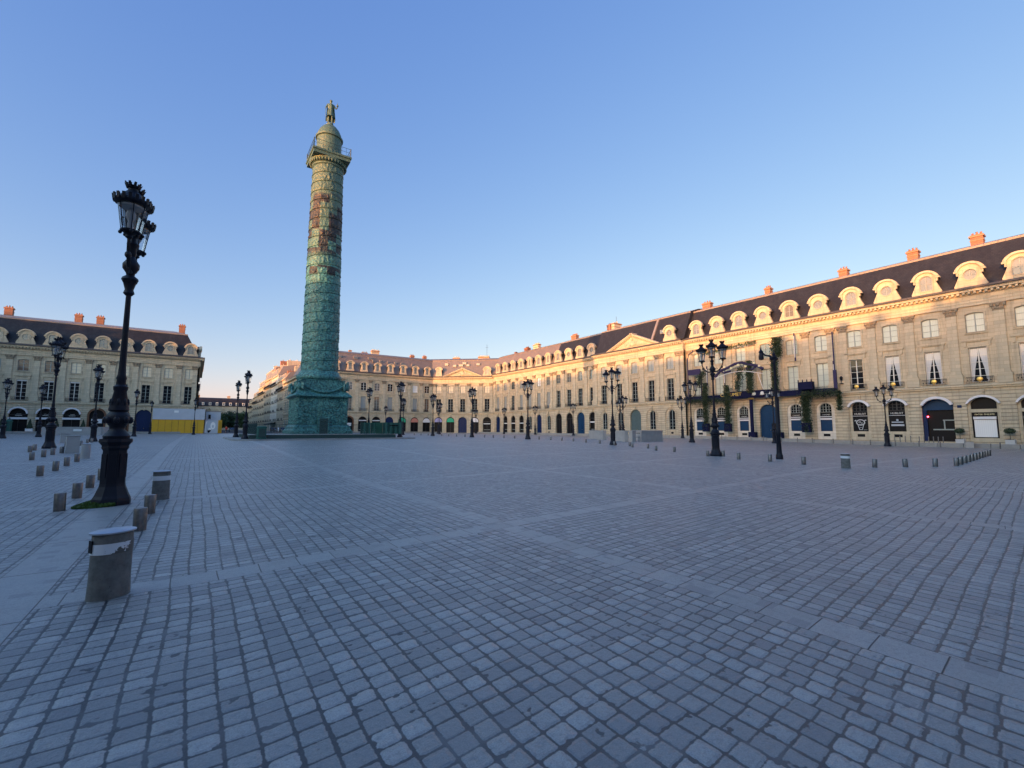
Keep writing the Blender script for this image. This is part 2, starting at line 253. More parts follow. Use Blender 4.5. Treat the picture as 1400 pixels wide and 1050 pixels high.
# ------------------------------------------------------------------ mesh helpers
class MB:
    def __init__(s): s.v=[];s.f=[];s.mi=[];s.cur=0;s.T=None
    def av(s,p):
        p=Vector(p)
        if s.T is not None: p=s.T@p
        s.v.append(p[:]); return len(s.v)-1
    def face(s,ids): s.f.append(tuple(ids)); s.mi.append(s.cur)
    def poly(s,pts): s.face([s.av(p) for p in pts])
    def box(s,x0,x1,y0,y1,z0,z1):
        i=[s.av(p) for p in ((x0,y0,z0),(x1,y0,z0),(x1,y1,z0),(x0,y1,z0),(x0,y0,z1),(x1,y0,z1),(x1,y1,z1),(x0,y1,z1))]
        for q in ((0,1,5,4),(1,2,6,5),(2,3,7,6),(3,0,4,7),(4,5,6,7),(3,2,1,0)): s.face([i[a] for a in q])
    def plate(s,outer,holes,y0,y1,back=True):
        """polygon in the local XZ plane with holes, given thickness from y0 (front) to y1"""
        loops=[outer]+holes; flat=[p for l in loops for p in l]
        tri=tessellate_polygon([[Vector((a,b,0)) for a,b in l] for l in loops])
        fr=[s.av((a,y0,b)) for a,b in flat]; bk=[s.av((a,y1,b)) for a,b in flat]
        for t in tri:
            A,B,C=[flat[q] for q in t]; ar=(B[0]-A[0])*(C[1]-A[1])-(C[0]-A[0])*(B[1]-A[1])
            t=tuple(t) if ar>0 else tuple(reversed(t))
            s.face([fr[a] for a in t]); 
            if back: s.face([bk[a] for a in reversed(t)])
        k0=0
        for li,l in enumerate(loops):
            n=len(l); ar=sum(l[i][0]*l[(i+1)%n][1]-l[(i+1)%n][0]*l[i][1] for i in range(n)); 
            for i in range(n):
                j=(i+1)%n; q=(fr[k0+i],bk[k0+i],bk[k0+j],fr[k0+j])
                s.face(q if (ar>0)==(li>0) else tuple(reversed(q)))
            k0+=n
    def prism(s,prof,x0,x1,dx0=None,dx1=None,cap=True):
        """profile in local YZ swept along X; dx0/dx1(y) shift the ends for mitres"""
        n=len(prof); a=[s.av((x0+(dx0(y) if dx0 else 0),y,z)) for y,z in prof]; b=[s.av((x1+(dx1(y) if dx1 else 0),y,z)) for y,z in prof]
        for i in range(n):
            j=(i+1)%n; s.face((a[i],b[i],b[j],a[j]))
        if cap: s.face(list(a)); s.face(list(reversed(b)))
    def lathe(s,prof,n=24,cx=0,cy=0,sq=None,ph=0):
        rings=[]
        for r,z in prof:
            ring=[]
            for i in range(n):
                t=2*math.pi*(i+ph)/n; q=1
                if sq: q=sq(t)
                ring.append(s.av((cx+r*q*math.cos(t),cy+r*q*math.sin(t),z)))
            rings.append(ring)
        for a,b in zip(rings,rings[1:]):
            for i in range(n): s.face((a[i],a[(i+1)%n],b[(i+1)%n],b[i]))
        s.face(list(reversed(rings[0]))); s.face(rings[-1])
    def tube(s,pts,rad,n=6):
        pts=[Vector(p) for p in pts]; rings=[]
        for i,p in enumerate(pts):
            d=(pts[min(i+1,len(pts)-1)]-pts[max(i-1,0)]).normalized(); a=d.orthogonal().normalized() if i==0 else (a-d*a.dot(d)).normalized(); b=d.cross(a)
            r=rad[i] if isinstance(rad,(list,tuple)) else rad
            rings.append([s.av(p+(a*math.cos(2*math.pi*k/n)+b*math.sin(2*math.pi*k/n))*r) for k in range(n)])
        for A,B in zip(rings,rings[1:]):
            for k in range(n): s.face((A[k],A[(k+1)%n],B[(k+1)%n],B[k]))
        s.face(list(reversed(rings[0]))); s.face(rings[-1])
    def ball(s,c,r,n=8,sx=1,sy=1,sz=1):
        prof=[(max(.001,math.sin(math.pi*i/n))*r,-math.cos(math.pi*i/n)*r) for i in range(n+1)]
        T0=s.T; s.T=(T0 or Matrix())@Matrix.Translation(c)@Matrix.Diagonal((sx,sy,sz,1)); s.lathe(prof,n+4); s.T=T0
    def mesh(s,name,mats,smooth=False):
        me=bpy.data.meshes.new(name); me.from_pydata(s.v,[],s.f)
        for mm in (mats if isinstance(mats,(list,tuple)) else [mats]): me.materials.append(M[mm] if isinstance(mm,str) else mm)
        me.polygons.foreach_set('material_index',s.mi)
        if smooth:
            me.polygons.foreach_set('use_smooth',[True]*len(me.polygons))
            try: me.set_sharp_from_angle(angle=R(38))
            except Exception: pass
        me.update(); return me
    def build(s,name,mats,parent=None,loc=(0,0,0),rz=0,smooth=False,label=None):
        return put(name,s.mesh(name,mats,smooth),parent,loc,rz,label)
def put(name,me,parent=None,loc=(0,0,0),rz=0,label=None):
    o=bpy.data.objects.new(name,me); COL.objects.link(o); o.parent=parent; o.location=loc; o.rotation_euler=(0,0,rz)
    if label: o['label']=label
    return o
def tag(o,label,cat,group=None):
    o['label']=label; o['category']=cat
    if group: o['group']=group
    return o
def struct(o,kind='structure',label=None,cat=None):
    o['kind']=kind
    if label: o['label']=label
    if cat: o['category']=cat
    return o
def thing(name,label,cat,loc=(0,0,0),rz=0,group=None):
    o=bpy.data.objects.new(name,None); COL.objects.link(o); o.empty_display_size=.3; o.location=loc; o.rotation_euler=(0,0,rz); return tag(o,label,cat,group)
def dup(root,loc,rz,label,group=None):
    def cp(o,par):
        c=o.copy(); COL.objects.link(c); c.parent=par
        for ch in KIDS.get(o.name,[]): cp(ch,c)
        return c
    r=cp(root,None); r.location=loc; r.rotation_euler=(0,0,rz); r['label']=label
    if group: r['group']=group
    return r
KIDS={}
def index_kids():
    KIDS.clear()
    for o in bpy.data.objects:
        if o.parent: KIDS.setdefault(o.parent.name,[]).append(o)
def S(t): t=min(max(t,0.),1.); return t*t*(3-2*t)
def gz(x,y): return .4*S((y+46)/32)-.35*S((x-25)/20)*(1-.5*S((y+20)/60))+.15*S((-x-15)/25)*S(y/50)
ORD='first second third fourth fifth sixth seventh eighth ninth tenth eleventh twelfth thirteenth fourteenth fifteenth sixteenth seventeenth eighteenth nineteenth twentieth'.split()
def ordw(i):
    if i<20: return ORD[i]
    t=('twenty','thirty','forty','fifty','sixty')[(i+1)//10-2]; u=(i+1)%10
    return t[:-1]+'ieth' if u==0 else t+'-'+ORD[u-1]
def arch(cx,w,zb,zt,rise,n=12):
    """opening outline, counter-clockwise"""
    h=w/2
    if rise<=0: return [(cx-h,zb),(cx+h,zb),(cx+h,zt),(cx-h,zt)]
    r=(h*h+rise*rise)/(2*rise); cz=zt-r; a0=math.asin(min(1,h/r)); 
    if rise>h: a0=math.pi-a0
    pts=[(cx-h,zb),(cx+h,zb)]
    for i in range(n+1):
        a=a0-2*a0*i/n; pts.append((cx+r*math.sin(a),cz+r*math.cos(a)))
    return pts
def circ(cx,cz,rx,rz,n=20): return [(cx+rx*math.cos(2*math.pi*i/n),cz+rz*math.sin(2*math.pi*i/n)) for i in range(n)]
def text_mesh(s,size,mat,depth=.01):
    c=bpy.data.curves.new('txt','FONT'); c.body=s; c.size=size; c.extrude=depth; c.align_x='CENTER'; c.align_y='CENTER'
    o=bpy.data.objects.new('txt',c); COL.objects.link(o); bpy.context.view_layer.update()
    me=bpy.data.meshes.new_from_object(o.evaluated_get(bpy.context.evaluated_depsgraph_get())); bpy.data.objects.remove(o); me.materials.clear(); me.materials.append(M[mat])
    me.transform(Matrix.Rotation(R(90),4,'X')); return me
# ------------------------------------------------------------------ ground
def ground():
    def axis(lo,hi,cuts):
        s=set(cuts); return sorted(s)
    xs=[-400,-250,-160,-110]+[-90+4*i for i in range(46)]+[110,160,250,400]; ys=[-400,-250,-160,-110]+[-90+4*i for i in range(46)]+[110,130,160,250,400,700]
    v=[];f=[]
    for y in ys:
        for x in xs: v.append((x,y,gz(x,y)))
    n=len(xs)
    for j in range(len(ys)-1):
        for i in range(n-1): f.append((j*n+i,j*n+i+1,(j+1)*n+i+1,(j+1)*n+i))
    me=bpy.data.meshes.new('ground'); me.from_pydata(v,[],f); me.materials.append(M['paving']); me.polygons.foreach_set('use_smooth',[True]*len(f)); me.update()
    struct(put('ground',me))
ground()
# street roadway beyond the square
mb=MB()
for i in range(40):
    y0,y1=66+i*8,74+i*8; mb.poly([(-7,y0,gz(0,y0)+.012),(7,y0,gz(0,y0)+.012),(7,y1,gz(0,y1)+.012),(-7,y1,gz(0,y1)+.012)])
struct(mb.build('road','asphalt'))
for s in (-1,1):
    mb=MB(); mb.box(min(s*7,s*12.6),max(s*7,s*12.6),72,330,.3,.55); struct(mb.build('pavement','footway'))
# footway along the facades: strips with a small kerb step
ring=[(-12.6,70.5),(-47.6,70.5),(-62,57.8),(-62,-53.1),(-47.6,-65.7),(-12.6,-65.7)]
def footway(A,B,w=7.6):
    A=Vector(A);B=Vector(B); d=(B-A); L=d.length; d.normalize(); n=Vector((d.y,-d.x))
    if n.dot(Vector((0,2.4))-(A+B)/2)<0: n=-n
    mb=MB(); N=max(2,int(L/4))
    for i in range(N):
        a=A+d*L*i/N; b=A+d*L*(i+1)/N; q=[a,b,b+n*w,a+n*w]
        mb.poly([(p.x,p.y,gz(p.x,p.y)+.11) for p in q]); p,r=b+n*w,a+n*w
        mb.poly([(r.x,r.y,gz(*r)+.11),(p.x,p.y,gz(*p)+.11),(p.x,p.y,gz(*p)-.3),(r.x,r.y,gz(*r)-.3)])
    struct(mb.build('footway','footway'))
footway((12.6,70.5),(46,70.5)); footway((62,56),(62,-53)); footway((-12.6,70.5),(-46,70.5)); footway((47.6,70.5),(62,57.8),6.5)
# ------------------------------------------------------------------ facade kit
CACHE={}
def win_mesh(w,h,rise,pane,frame,rows,cols=2,wide=.07):
    key=(round(w,2),round(h,2),rise,pane,frame,rows,cols)
    if key in CACHE: return CACHE[key]
    o=arch(0,w,0,h,rise); a=MB(); a.plate(o,[],.0,.03); pm=a.mesh('window',pane)
    f=MB(); cx=wide; inner=[(x*(1-2*cx/w),cx+(z-0)*(h-2*cx)/h) for x,z in o]
    f.plate(o,[inner],-.06,-.003)
    top=h-max(rise,0)*.2
    for i in range(1,cols):
        x=-w/2+w*i/cols; wd=.055 if i==cols/2 else .025; f.box(x-wd,x+wd,-.05,-.004,cx,top-cx if rise<.5 else h-.06)
    for j in rows: f.box(-w/2+cx,w/2-cx,-.045,-.005,j-.022,j+.022)
    fm=f.mesh('frame',frame); CACHE[key]=(pm,fm); return pm,fm
def add_window(root,x,z,y,w,h,rise,pane,frame,rows,cols=2,label=None):
    pm,fm=win_mesh(w,h,rise,pane,frame,rows,cols); o=put('window',pm,root,(x,y,z),0,label); put('frame',fm,o); return o
def rail_mesh(w,d=.28):
    k_=('rail',round(w,2),d)
    if k_ in CACHE: return CACHE[k_]
    a=MB(); a.box(-w/2,w/2,-d,-d+.035,.72,.77); a.box(-w/2,w/2,-d,-d+.025,.05,.08); a.box(-w/2,w/2,-d,-d+.02,.6,.62)
    n=int(w/.13)
    for i in range(n+1):
        x=-w/2+w*i/n; a.box(x-.01,x+.01,-d,-d+.02,0,.73)
    for i in range(n//2):
        x=-w/2+w*(2*i+1)/n; a.box(x-.05,x+.05,-d,-d+.015,.28,.42)
    CACHE[k_]=a.mesh('balcony_railing','iron'); return CACHE[k_]
def dormer_mesh(kind):
    k_=('dormer',kind)
    if k_ in CACHE: return CACHE[k_]
    a=MB()
    if kind=='tall':
        prof=[(-1.05,0),(1.05,0),(1.05,.25),(.95,.5),(.84,1.1),(.82,1.9),(.98,1.95),(.98,2.15)]; hw,zc,rise=.98,2.15,.72; hole=arch(0,.86,.45,2.35,.43)
    else:
        prof=[(-1.42,0),(1.42,0),(1.42,.22),(1.3,.5),(1.12,.95),(.98,1.35),(.95,1.75),(1.15,1.8),(1.15,2.0)]; hw,zc,rise=1.15,2.0,.85
        hole=circ(0,1.42,.6,.64) if kind=='round' else arch(0,1.26,.42,2.3,.5)
    top=arch(0,hw*2,0,zc+rise,rise,14)[3:-1]; out=prof[:]+top
    out+=[(-x,z) for x,z in reversed(prof[2:])]
    cl=[]
    for q in out:
        if not cl or (abs(q[0]-cl[-1][0])+abs(q[1]-cl[-1][1]))>.004: cl.append(q)
    a.plate(cl,[hole],0,.45)
    # surround ring round the opening, arched hood and sill
    big=[(x*1.14,(z-1.42)*1.12+1.42) for x,z in hole]; a.plate(big,[hole],-.05,.0) if kind!='tall' else None
    hood_o=arch(0,hw*2+.3,zc,zc+rise+.13,rise+.05,14)[2:]; hood_i=arch(0,hw*2-.28,zc,zc+rise-.12,rise-.08,14)[2:]
    a.plate(hood_o+list(reversed(hood_i)),[],-.22,.3)
    for s in (-1,1):
        a.box(min(s*(hw-.18),s*(hw+.22)),max(s*(hw-.18),s*(hw+.22)),-.2,.3,zc-.17,zc+.02)
        if kind!='tall': a.box(min(s*.98,s*1.16),max(s*.98,s*1.16),-.12,.2,1.45,1.83)
    a.box(-prof[1][0]+.05,prof[1][0]-.05,-.1,.1,-.02,.12)
    me=a.mesh('dormer','stone_dormer'); 
    # cheeks and curved slate top running back into the roof
    c=MB(); c.box(-hw+.15,hw-.15,.45,1.9,0.1,zc); o=arch(0,hw*2,zc,zc+rise-.04,rise-.05,10); c.plate(o,[],.45,2.6); cm=c.mesh('dormer_roof','slate')
    if kind=='round': p=MB(); p.plate(circ(0,1.42,.6,.64),[],.16,.2); pm=p.mesh('pane','dormer_glass'); f=MB(); f.plate(circ(0,1.42,.6,.64),[circ(0,1.42,.55,.59)],.1,.155); f.box(-.03,.03,.11,.15,.9,1.95); f.box(-.46,.46,.112,.148,1.4,1.44)
    else:
        hh=hole; p=MB(); p.plate(hh,[],.16,.2); pm=p.mesh('pane','dormer_glass'); f=MB(); f.plate(hh,[[(x*.88,(z-1.35)*.93+1.35) for x,z in hh]],.1,.155); f.box(-.04,.04,.11,.15,.5,2.2); f.box(-.5 if kind!='tall' else -.4,.5 if kind!='tall' else .4,.112,.148,1.25,1.29)
    fm=f.mesh('frame','frame_grey'); CACHE[k_]=(me,cm,pm,fm); return CACHE[k_]
def add_dormer(root,x,kind,z=18.35,y=-.12):
    me,cm,pm,fm=dormer_mesh(kind); o=put('dormer',me,root,(x,y,z)); put('dormer_roof',cm,o); put('pane',pm,o); put('frame',fm,o); return o
def pil_mesh(w=.92):
    k_=('pil',w)
    if k_ in CACHE: return CACHE[k_]
    h=w/2; a=MB(); a.box(-h-.16,h+.16,-.30,0,6.82,7.72); a.box(-h-.2,h+.2,-.34,0,7.72,7.84)   # pedestal
    a.box(-h-.08,h+.08,-.24,0,7.84,8.1); a.box(-h,h,-.17,0,8.1,15.05)
    for s in (-1,1): a.box(min(s*(h-.09),s*(h-.05)),max(s*(h-.09),s*(h-.05)),-.185,-.16,8.3,14.9)
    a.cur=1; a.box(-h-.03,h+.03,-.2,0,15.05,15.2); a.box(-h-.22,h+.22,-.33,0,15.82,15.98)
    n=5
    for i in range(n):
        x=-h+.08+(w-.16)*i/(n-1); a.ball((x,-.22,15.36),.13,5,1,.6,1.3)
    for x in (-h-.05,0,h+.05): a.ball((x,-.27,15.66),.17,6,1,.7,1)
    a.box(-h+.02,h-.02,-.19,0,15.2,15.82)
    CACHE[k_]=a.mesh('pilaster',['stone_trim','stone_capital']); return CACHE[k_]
def surround(mb,x,w,zb,zt,rise,t=.19,d=.07):
    o=arch(x,w,zb,zt,rise); b=[(x-w/2-t,zb-.02),(x+w/2+t,zb-.02)]; b=arch(x,w+2*t,zb-.02,zt+t,rise*1.1 if rise else 0)
    inner=[(p,q) for p,q in o]; inner[0]=(inner[0][0],zb-.0); inner[1]=(inner[1][0],zb-.0)
    mb.plate(b,[[(p,max(q,zb+.0)) for p,q in inner]],-d,.0,False)
def extras(mb,x,w1=1.5):
    """keystone, architrave bracket shelf and sills around one bay"""
    mb.plate([(x-.17,5.42),(x+.17,5.42),(x+.26,6.2),(x-.26,6.2)],[],-.16,.05); mb.ball((x,-.16,5.85),.17,6,1,.7,1.3)
    mb.box(x-1.28,x+1.28,-.17,0,11.86,12.02); mb.box(x-1.2,x+1.2,-.1,0,11.74,11.86)
    for s in (-1,1): mb.box(x+s*1.02-.12,x+s*1.02+.12,-.13,0,11.2,11.74)
    mb.box(x-1.02,x+1.02,-.12,0,12.68,12.8)
CORN=[(0,16.0),(-.20,16.0),(-.20,16.32),(-.24,16.34),(-.24,16.66),(-.30,16.7),(-.30,16.84),(-.20,16.86),(-.20,17.22),(-.34,17.3),(-.34,17.34),(-.34,17.56),(-.82,17.6),(-.82,17.74),(-.95,17.9),(0,17.9)]
def miter(t): return (lambda y:y*t)
def facade(root,L,bays,z_b=0,roof='slate',m0=0,m1=0,dorm=None,pil=None,depth=12,hip0=False,hip1=False,parapet=None,top='zinc',nodorm=()):
    """bays: list of dicts(x=, shop=, w1=, w2=) ; m0/m1: mitre tangents at the two ends"""
    H=[]
    wall=MB()
    holesG=[];holesU=[]
    for b in bays:
        x=b['x']; g=b.get('g',(2.5,5.45,1.2)); holesG.append(arch(x,g[0],.12,g[1],g[2]))
        holesU.append(arch(x,1.5,7.02,11.1,0)); holesU.append(arch(x,1.6,12.9,15.2,.16))
    T=.5
    wall.plate([(0,-1.0),(L,-1.0),(L,6.4),(0,6.4)],holesG,0,T,False); wall.plate([(0,6.4),(L,6.4),(L,16.2),(0,16.2)],holesU,0,T,False)
    for b in bays:
        surround(wall,b['x'],1.5,7.02,11.1,0); surround(wall,b['x'],1.6,12.9,15.2,.16)
        g=b.get('g',(2.5,5.45,1.2)); o=arch(b['x'],g[0]+.36,.12,g[1]+.18,g[2]+.12); wall.plate(o,[arch(b['x'],g[0],.12,g[1],g[2])],-.03,0,False)
        extras(wall,b['x'])
    # returns and back
    wall.box(.006,L-.006,T,depth,-1,17.85)
    if hip0: wall.box(-.0,.3,.0,depth,-1,16.2)
    if hip1: wall.box(L-.3,L,.0,depth,-1,16.2)
    wall.build('wall',['stone_wall'],root)
    c=MB()
    d0=miter(-m0); d1=miter(m1)
    c.prism(CORN,0,L,d0,d1); bc=MB(); bc.prism([(0,6.3),(-.2,6.34),(-.2,6.5),(-.36,6.56),(-.36,6.74),(0,6.84)],0,L,d0,d1); bc.build('belt_course','stone_trim',root); c.prism([(0,-1),(-.08,-1),(-.08,.75),(0,.8)],0,bays[0]['x']-1.5) if False else None
    n=int(L/.46)
    for i in range(n):
        x=.2+(L-.4)*i/max(1,n-1); c.box(x-.11,x+.11,-.74,-.3,17.36,17.58)
    c.build('cornice','stone_trim',root)
    # pilasters
    xs=pil if pil is not None else [0.75]+[(a['x']+b['x'])/2 for a,b in zip(bays,bays[1:])]+[L-.75]
    for x in xs: put('pilaster',pil_mesh(),root,(x,0,0))
    # roof
    rf=MB(); prof=[(-.98,17.9),(-.98,18.1),(-.1,18.32),(.25,18.42),(2.75,23.7)]
    hp0=(lambda y:(y+.98)) if hip0 else None; hp1=(lambda y:-(y+.98)) if hip1 else None
    e0=(lambda y:(y if hip0 else -y*m0)); e1=(lambda y:(-y if hip1 else y*m1))
    def strip(mb,p):
        for (ya,za),(yb,zb) in zip(p,p[1:]): mb.poly([(e0(ya),ya,za),(L+e1(ya),ya,za),(L+e1(yb),yb,zb),(e0(yb),yb,zb)])
    rf.cur=0; strip(rf,prof[2:]); rf.cur=1; strip(rf,prof[:3]); strip(rf,[(2.7,23.62),(2.66,23.86),(2.9,23.9),(5.2,24.7),(9,25.3),(depth,25.3),(depth,18)])
    if hip0:
        p=prof[2:]+[(5.2,24.7),(depth,25.3)]
        rf.cur=0
        for (ya,za),(yb,zb) in zip(prof[2:],prof[3:]): rf.poly([(ya,ya,za),(yb,yb,zb),(yb,depth+20,zb),(ya,depth+20,za)])
        rf.cur=1; rf.poly([(2.75,2.75,23.7),(9,9,25.3),(9,depth+20,25.3),(2.75,depth+20,23.7)]); rf.poly([(-.98,-.98,17.9),(-.98,-.98,18.1),(-.98,depth+20,18.1),(-.98,depth+20,17.9)]); rf.poly([(-.98,-.98,18.1),(-.1,-.1,18.32),(-.1,depth+20,18.32),(-.98,depth+20,18.1)])
    if hip1:
        rf.cur=0
        for (ya,za),(yb,zb) in zip(prof[2:],prof[3:]): rf.poly([(L-ya,ya,za),(L-yb,yb,zb),(L-yb,depth+20,zb),(L-ya,depth+20,za)])
        rf.cur=1; rf.poly([(L-2.75,2.75,23.7),(L-9,9,25.3),(L-9,depth+20,25.3),(L-2.75,depth+20,23.7)]); rf.poly([(L+.98,-.98,17.9),(L+.98,-.98,18.1),(L+.98,depth+20,18.1),(L+.98,depth+20,17.9)]); rf.poly([(L+.98,-.98,18.1),(L+.1,-.1,18.32),(L+.1,depth+20,18.32),(L+.98,depth+20,18.1)])
    rf.build('roof',[roof,top if False else 'zinc' if roof=='slate' else 'zinc_brown'],root).data.materials[1]=M['zinc' if roof!='zinc_brown' else 'zinc_brown']
    g=MB(); g.prism([(-.99,17.86),(-1.05,17.92),(-1.05,18.12),(-.9,18.16),(-.1,18.36),(.0,18.42),(.02,18.3),(-.9,18.0)],0,L,d0,d1); g.build('gutter','lead',root)
    # windows
    for b in bays:
        x=b['x']
        p1=b.get('p1','dark_glass'); f1=b.get('f1','frame_grey'); add_window(root,x,7.02,.24,1.5,4.08,0,p1,f1,(.75,1.55,2.35,3.15))
        p2=b.get('p2','sky_glass'); f2=b.get('f2','frame_grey'); o=add_window(root,x,12.9,.2,1.6,2.3,.16,p2,f2,(.75,1.5))
        if b.get('rail',True): put('balcony_railing',rail_mesh(2.3),root,(x,-.02,6.86))
        if b.get('v1'): a=MB(); a.box(-.73,.73,-.02,.02,3.8,4.06); a.build('valance','awning_white',root,(x,.1,7.02))
        shop(root,b)
    if dorm is not None:
        for x,kd in dorm: add_dormer(root,x,kd)
def shop(root,b):
    x=b['x']; g=b.get('g',(2.5,5.45,1.2)); w,zt,rise=g; s=b.get('shop','dark'); y=.3
    if s.startswith('door'):
        mat={'door':'door_blue','door_navy':'door_navy','door_grey':'door_grey'}[s]
        a=MB(); a.plate(arch(0,w,0,zt-.12,rise),[],.0,.08)
        a.box(-w/2,w/2,-.05,0,zt-.12-rise-.05,zt-.12-rise+.12); a.box(-.04,.04,-.04,0,0,zt-rise-.2)
        for sx in (-1,1):
            for z0,z1 in ((.25,1.1),(1.3,2.5),(2.7,zt-rise-.45)):
                if z1>z0: a.plate([(sx*w/4-w/6,z0),(sx*w/4+w/6,z0),(sx*w/4+w/6,z1),(sx*w/4-w/6,z1)],[[(sx*w/4-w/6+.07,z0+.07),(sx*w/4+w/6-.07,z0+.07),(sx*w/4+w/6-.07,z1-.07),(sx*w/4-w/6+.07,z1-.07)]],-.035,0,False)
        d=a.build('door',mat,root,(x,y,.12)); h=MB(); h.ball((.14,-.07,1.3),.04,5); h.build('handle','gold',d); 
        if b.get('wicket'):
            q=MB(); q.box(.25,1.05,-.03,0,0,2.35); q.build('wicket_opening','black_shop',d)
        return
    if s=='stone_window':
        a=MB(); ww=1.35; hole=arch(0,ww,1.35,zt-.45,ww/2); a.plate(arch(0,w,0,zt-.12,rise),[hole],.1,.35,False); a.box(-ww/2-.1,ww/2+.1,.02,.12,1.22,1.34); a.build('arch_infill','stone_wall',root,(x,.0,.12))
        add_window(root,x,1.47,.32,ww,zt-.45-1.35,ww/2,'dark_glass','frame_grey',(.6,1.2,1.8))
        q=MB(); q.plate(circ(0,.72,.3,.17),[],.08,.12) ; q.build('vent','black_shop',root,(x,-.0,.12)); return
    if s in ('white_panel','poster'):
        # stone jambs with a shop window, lunette above, pale or bare base below
        a=MB(); ww=1.5 if s=='white_panel' else 1.72; base=1.15; hole=[(-ww/2,base),(ww/2,base)]+arch(0,ww,base,zt-.3,.5)[2:]
        a.cur=0; a.plate(arch(0,w,0,zt-.12,rise),[hole],.12,.4,False); a.build('arch_infill','stone_white' if s=='white_panel' else 'stone_trim',root,(x,0,.12))
        add_window(root,x,3.85+.12,.36,ww,zt-.3-3.85,.5,'dark_glass','frame_dark' if s=='poster' else 'frame_grey',(.4,.8),4)
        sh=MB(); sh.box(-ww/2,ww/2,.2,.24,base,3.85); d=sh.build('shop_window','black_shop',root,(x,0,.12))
        t=MB(); t.box(-.42,.42,.1,.14,.42,.78); t.build('vent','black_shop',root,(x,0,.12))
        if s=='white_panel':
            q=MB(); q.box(-ww/2+.06,ww/2-.06,.16,.2,base+.05,2.72); q.build('shutter','door_blue',d); q=MB(); q.box(-ww/2-.02,ww/2+.02,.05,.2,2.78,3.02); q.box(-ww/2-.02,ww/2+.02,.1,.2,3.16,3.28); q.build('valance','awning_white',d)
            put('sign_lettering',CACHE['CH_S'],d,(0,.19,3.5))
        else:
            q=MB(); q.box(-ww/2,ww/2,.17,.2,3.2,3.25); q.build('trim','awning_white',d); put('sign_lettering',CACHE['HU'],d,(0,.19,3.5))
            if b.get('watch'): put('poster_picture',CACHE['watch'],d,(0,.17,2.2))
            else:
                q=MB(); q.box(-.6,.6,.16,.19,2.28,2.42); q.box(-.66,.66,.16,.19,1.85,2.08); q.ball((0,.17,2.62),.13,6,1,.2,1); q.build('display_shelf','grey_sheet',d)
        return
    if s=='pale_shop':
        a=MB(); ww=2.12; a.plate(arch(0,w,0,zt-.12,rise),[[(-ww/2,.45),(ww/2,.45),(ww/2,3.4),(-ww/2,3.4)],arch(0,ww,3.78,zt-.3,rise*.8)],.12,.4,False); a.build('arch_infill','stone_trim',root,(x,0,.12))
        q=MB(); q.plate(arch(0,ww,3.78,zt-.3,rise*.8),[],.3,.34); d2=q.build('lunette','black_shop',root,(x,0,.12))
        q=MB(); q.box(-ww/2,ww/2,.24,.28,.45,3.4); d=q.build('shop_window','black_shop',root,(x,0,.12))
        q=MB(); q.box(-.9,.9,.2,.24,.55,2.55); q.build('shutter','glow_white',d); q=MB(); q.box(-.94,.94,.06,.24,2.6,2.9); q.build('valance','awning_white',d)
        put('sign_lettering',CACHE['PP'],d,(0,.235,3.15))
        q=MB(); q.plate(arch(0,w+.15,zt-rise-.1,zt+.06,rise+.1)[2:]+list(reversed(arch(0,w-.2,zt-rise-.1,zt-.18,rise-.1)[2:])),[],-.35,.1); q.build('awning','awning_white',root,(x,0,0)); return
    # glazed shops filling the arch
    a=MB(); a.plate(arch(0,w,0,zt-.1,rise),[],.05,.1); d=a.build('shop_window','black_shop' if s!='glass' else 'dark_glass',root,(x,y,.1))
    zs=zt-rise-.35
    if s in ('awning','dark','strip','colour','glass'):
        f=MB(); f.plate(arch(0,w,0,zt-.1,rise),[[(px*.95,.06+pz*.97) for px,pz in arch(0,w,0,zt-.1,rise)]],-.02,.05); f.box(-.03,.03,-.02,.05,0,zs); f.box(-w/2,w/2,-.02,.05,zs-.05,zs+.05); f.build('frame','frame_dark',d)
    if s=='awning':
        q=MB(); q.plate(arch(0,w+.1,zt-rise-.25,zt+.08,rise+.15)[2:]+list(reversed(arch(0,w-.3,zt-rise-.25,zt-.2,rise-.1)[2:])),[],-.55,.0); q.build('awning','awning_white',root,(x,0,0)); q=MB(); q.box(-w/2-.02,w/2+.02,-.35,.0,3.2,3.6); q.build('valance','awning_white',root,(x,.1,0))
        q=MB(); q.box(-.5,.5,-.03,.0,3.85,3.93); q.box(-.3,.35,-.03,0,4.15,4.2); q.build('lettering_strip','frame_white',d)
    if s=='strip':
        q=MB(); q.box(-w/2+.2,w/2-.2,-.25,.0,b.get('sz',4.0),b.get('sz',4.0)+.25); q.build('valance','awning_white',root,(x,.2,0)); q=MB(); q.box(-w/2+.3,w/2-.3,0,.03,1.3,1.45); q.build('ledge','blind_grey',d)
    if s=='colour':
        q=MB(); q.plate(arch(0,w-.25,zt-rise-.4,zt-.3,rise*.95),[],-.25,.02); q.build('lunette_blind',b['lc'],root,(x,.2,0))
        q=MB(); q.box(-w/2,w/2,-.05,0,.2,.5); q.build('ledge','stone_trim',d)
    if s=='brown':
        q=MB(); q.plate(arch(0,w+.3,0,zt+.1,rise+.1),[arch(0,w-.35,.0,zt-.3,rise-.1)],-.1,.0,False); q.build('surround','wood_brown',root,(x,-.04,.05)); q=MB(); q.box(-.85,.85,-.08,-.02,2.4,3.3); q.build('notice','awning_white',d)
CACHE['HU']=text_mesh('HUBLOT',.34,'frame_white'); CACHE['CH_S']=text_mesh('CHAUMET',.22,'frame_white'); CACHE['PP']=text_mesh('PATEK PHILIPPE',.235,'pale_gold')
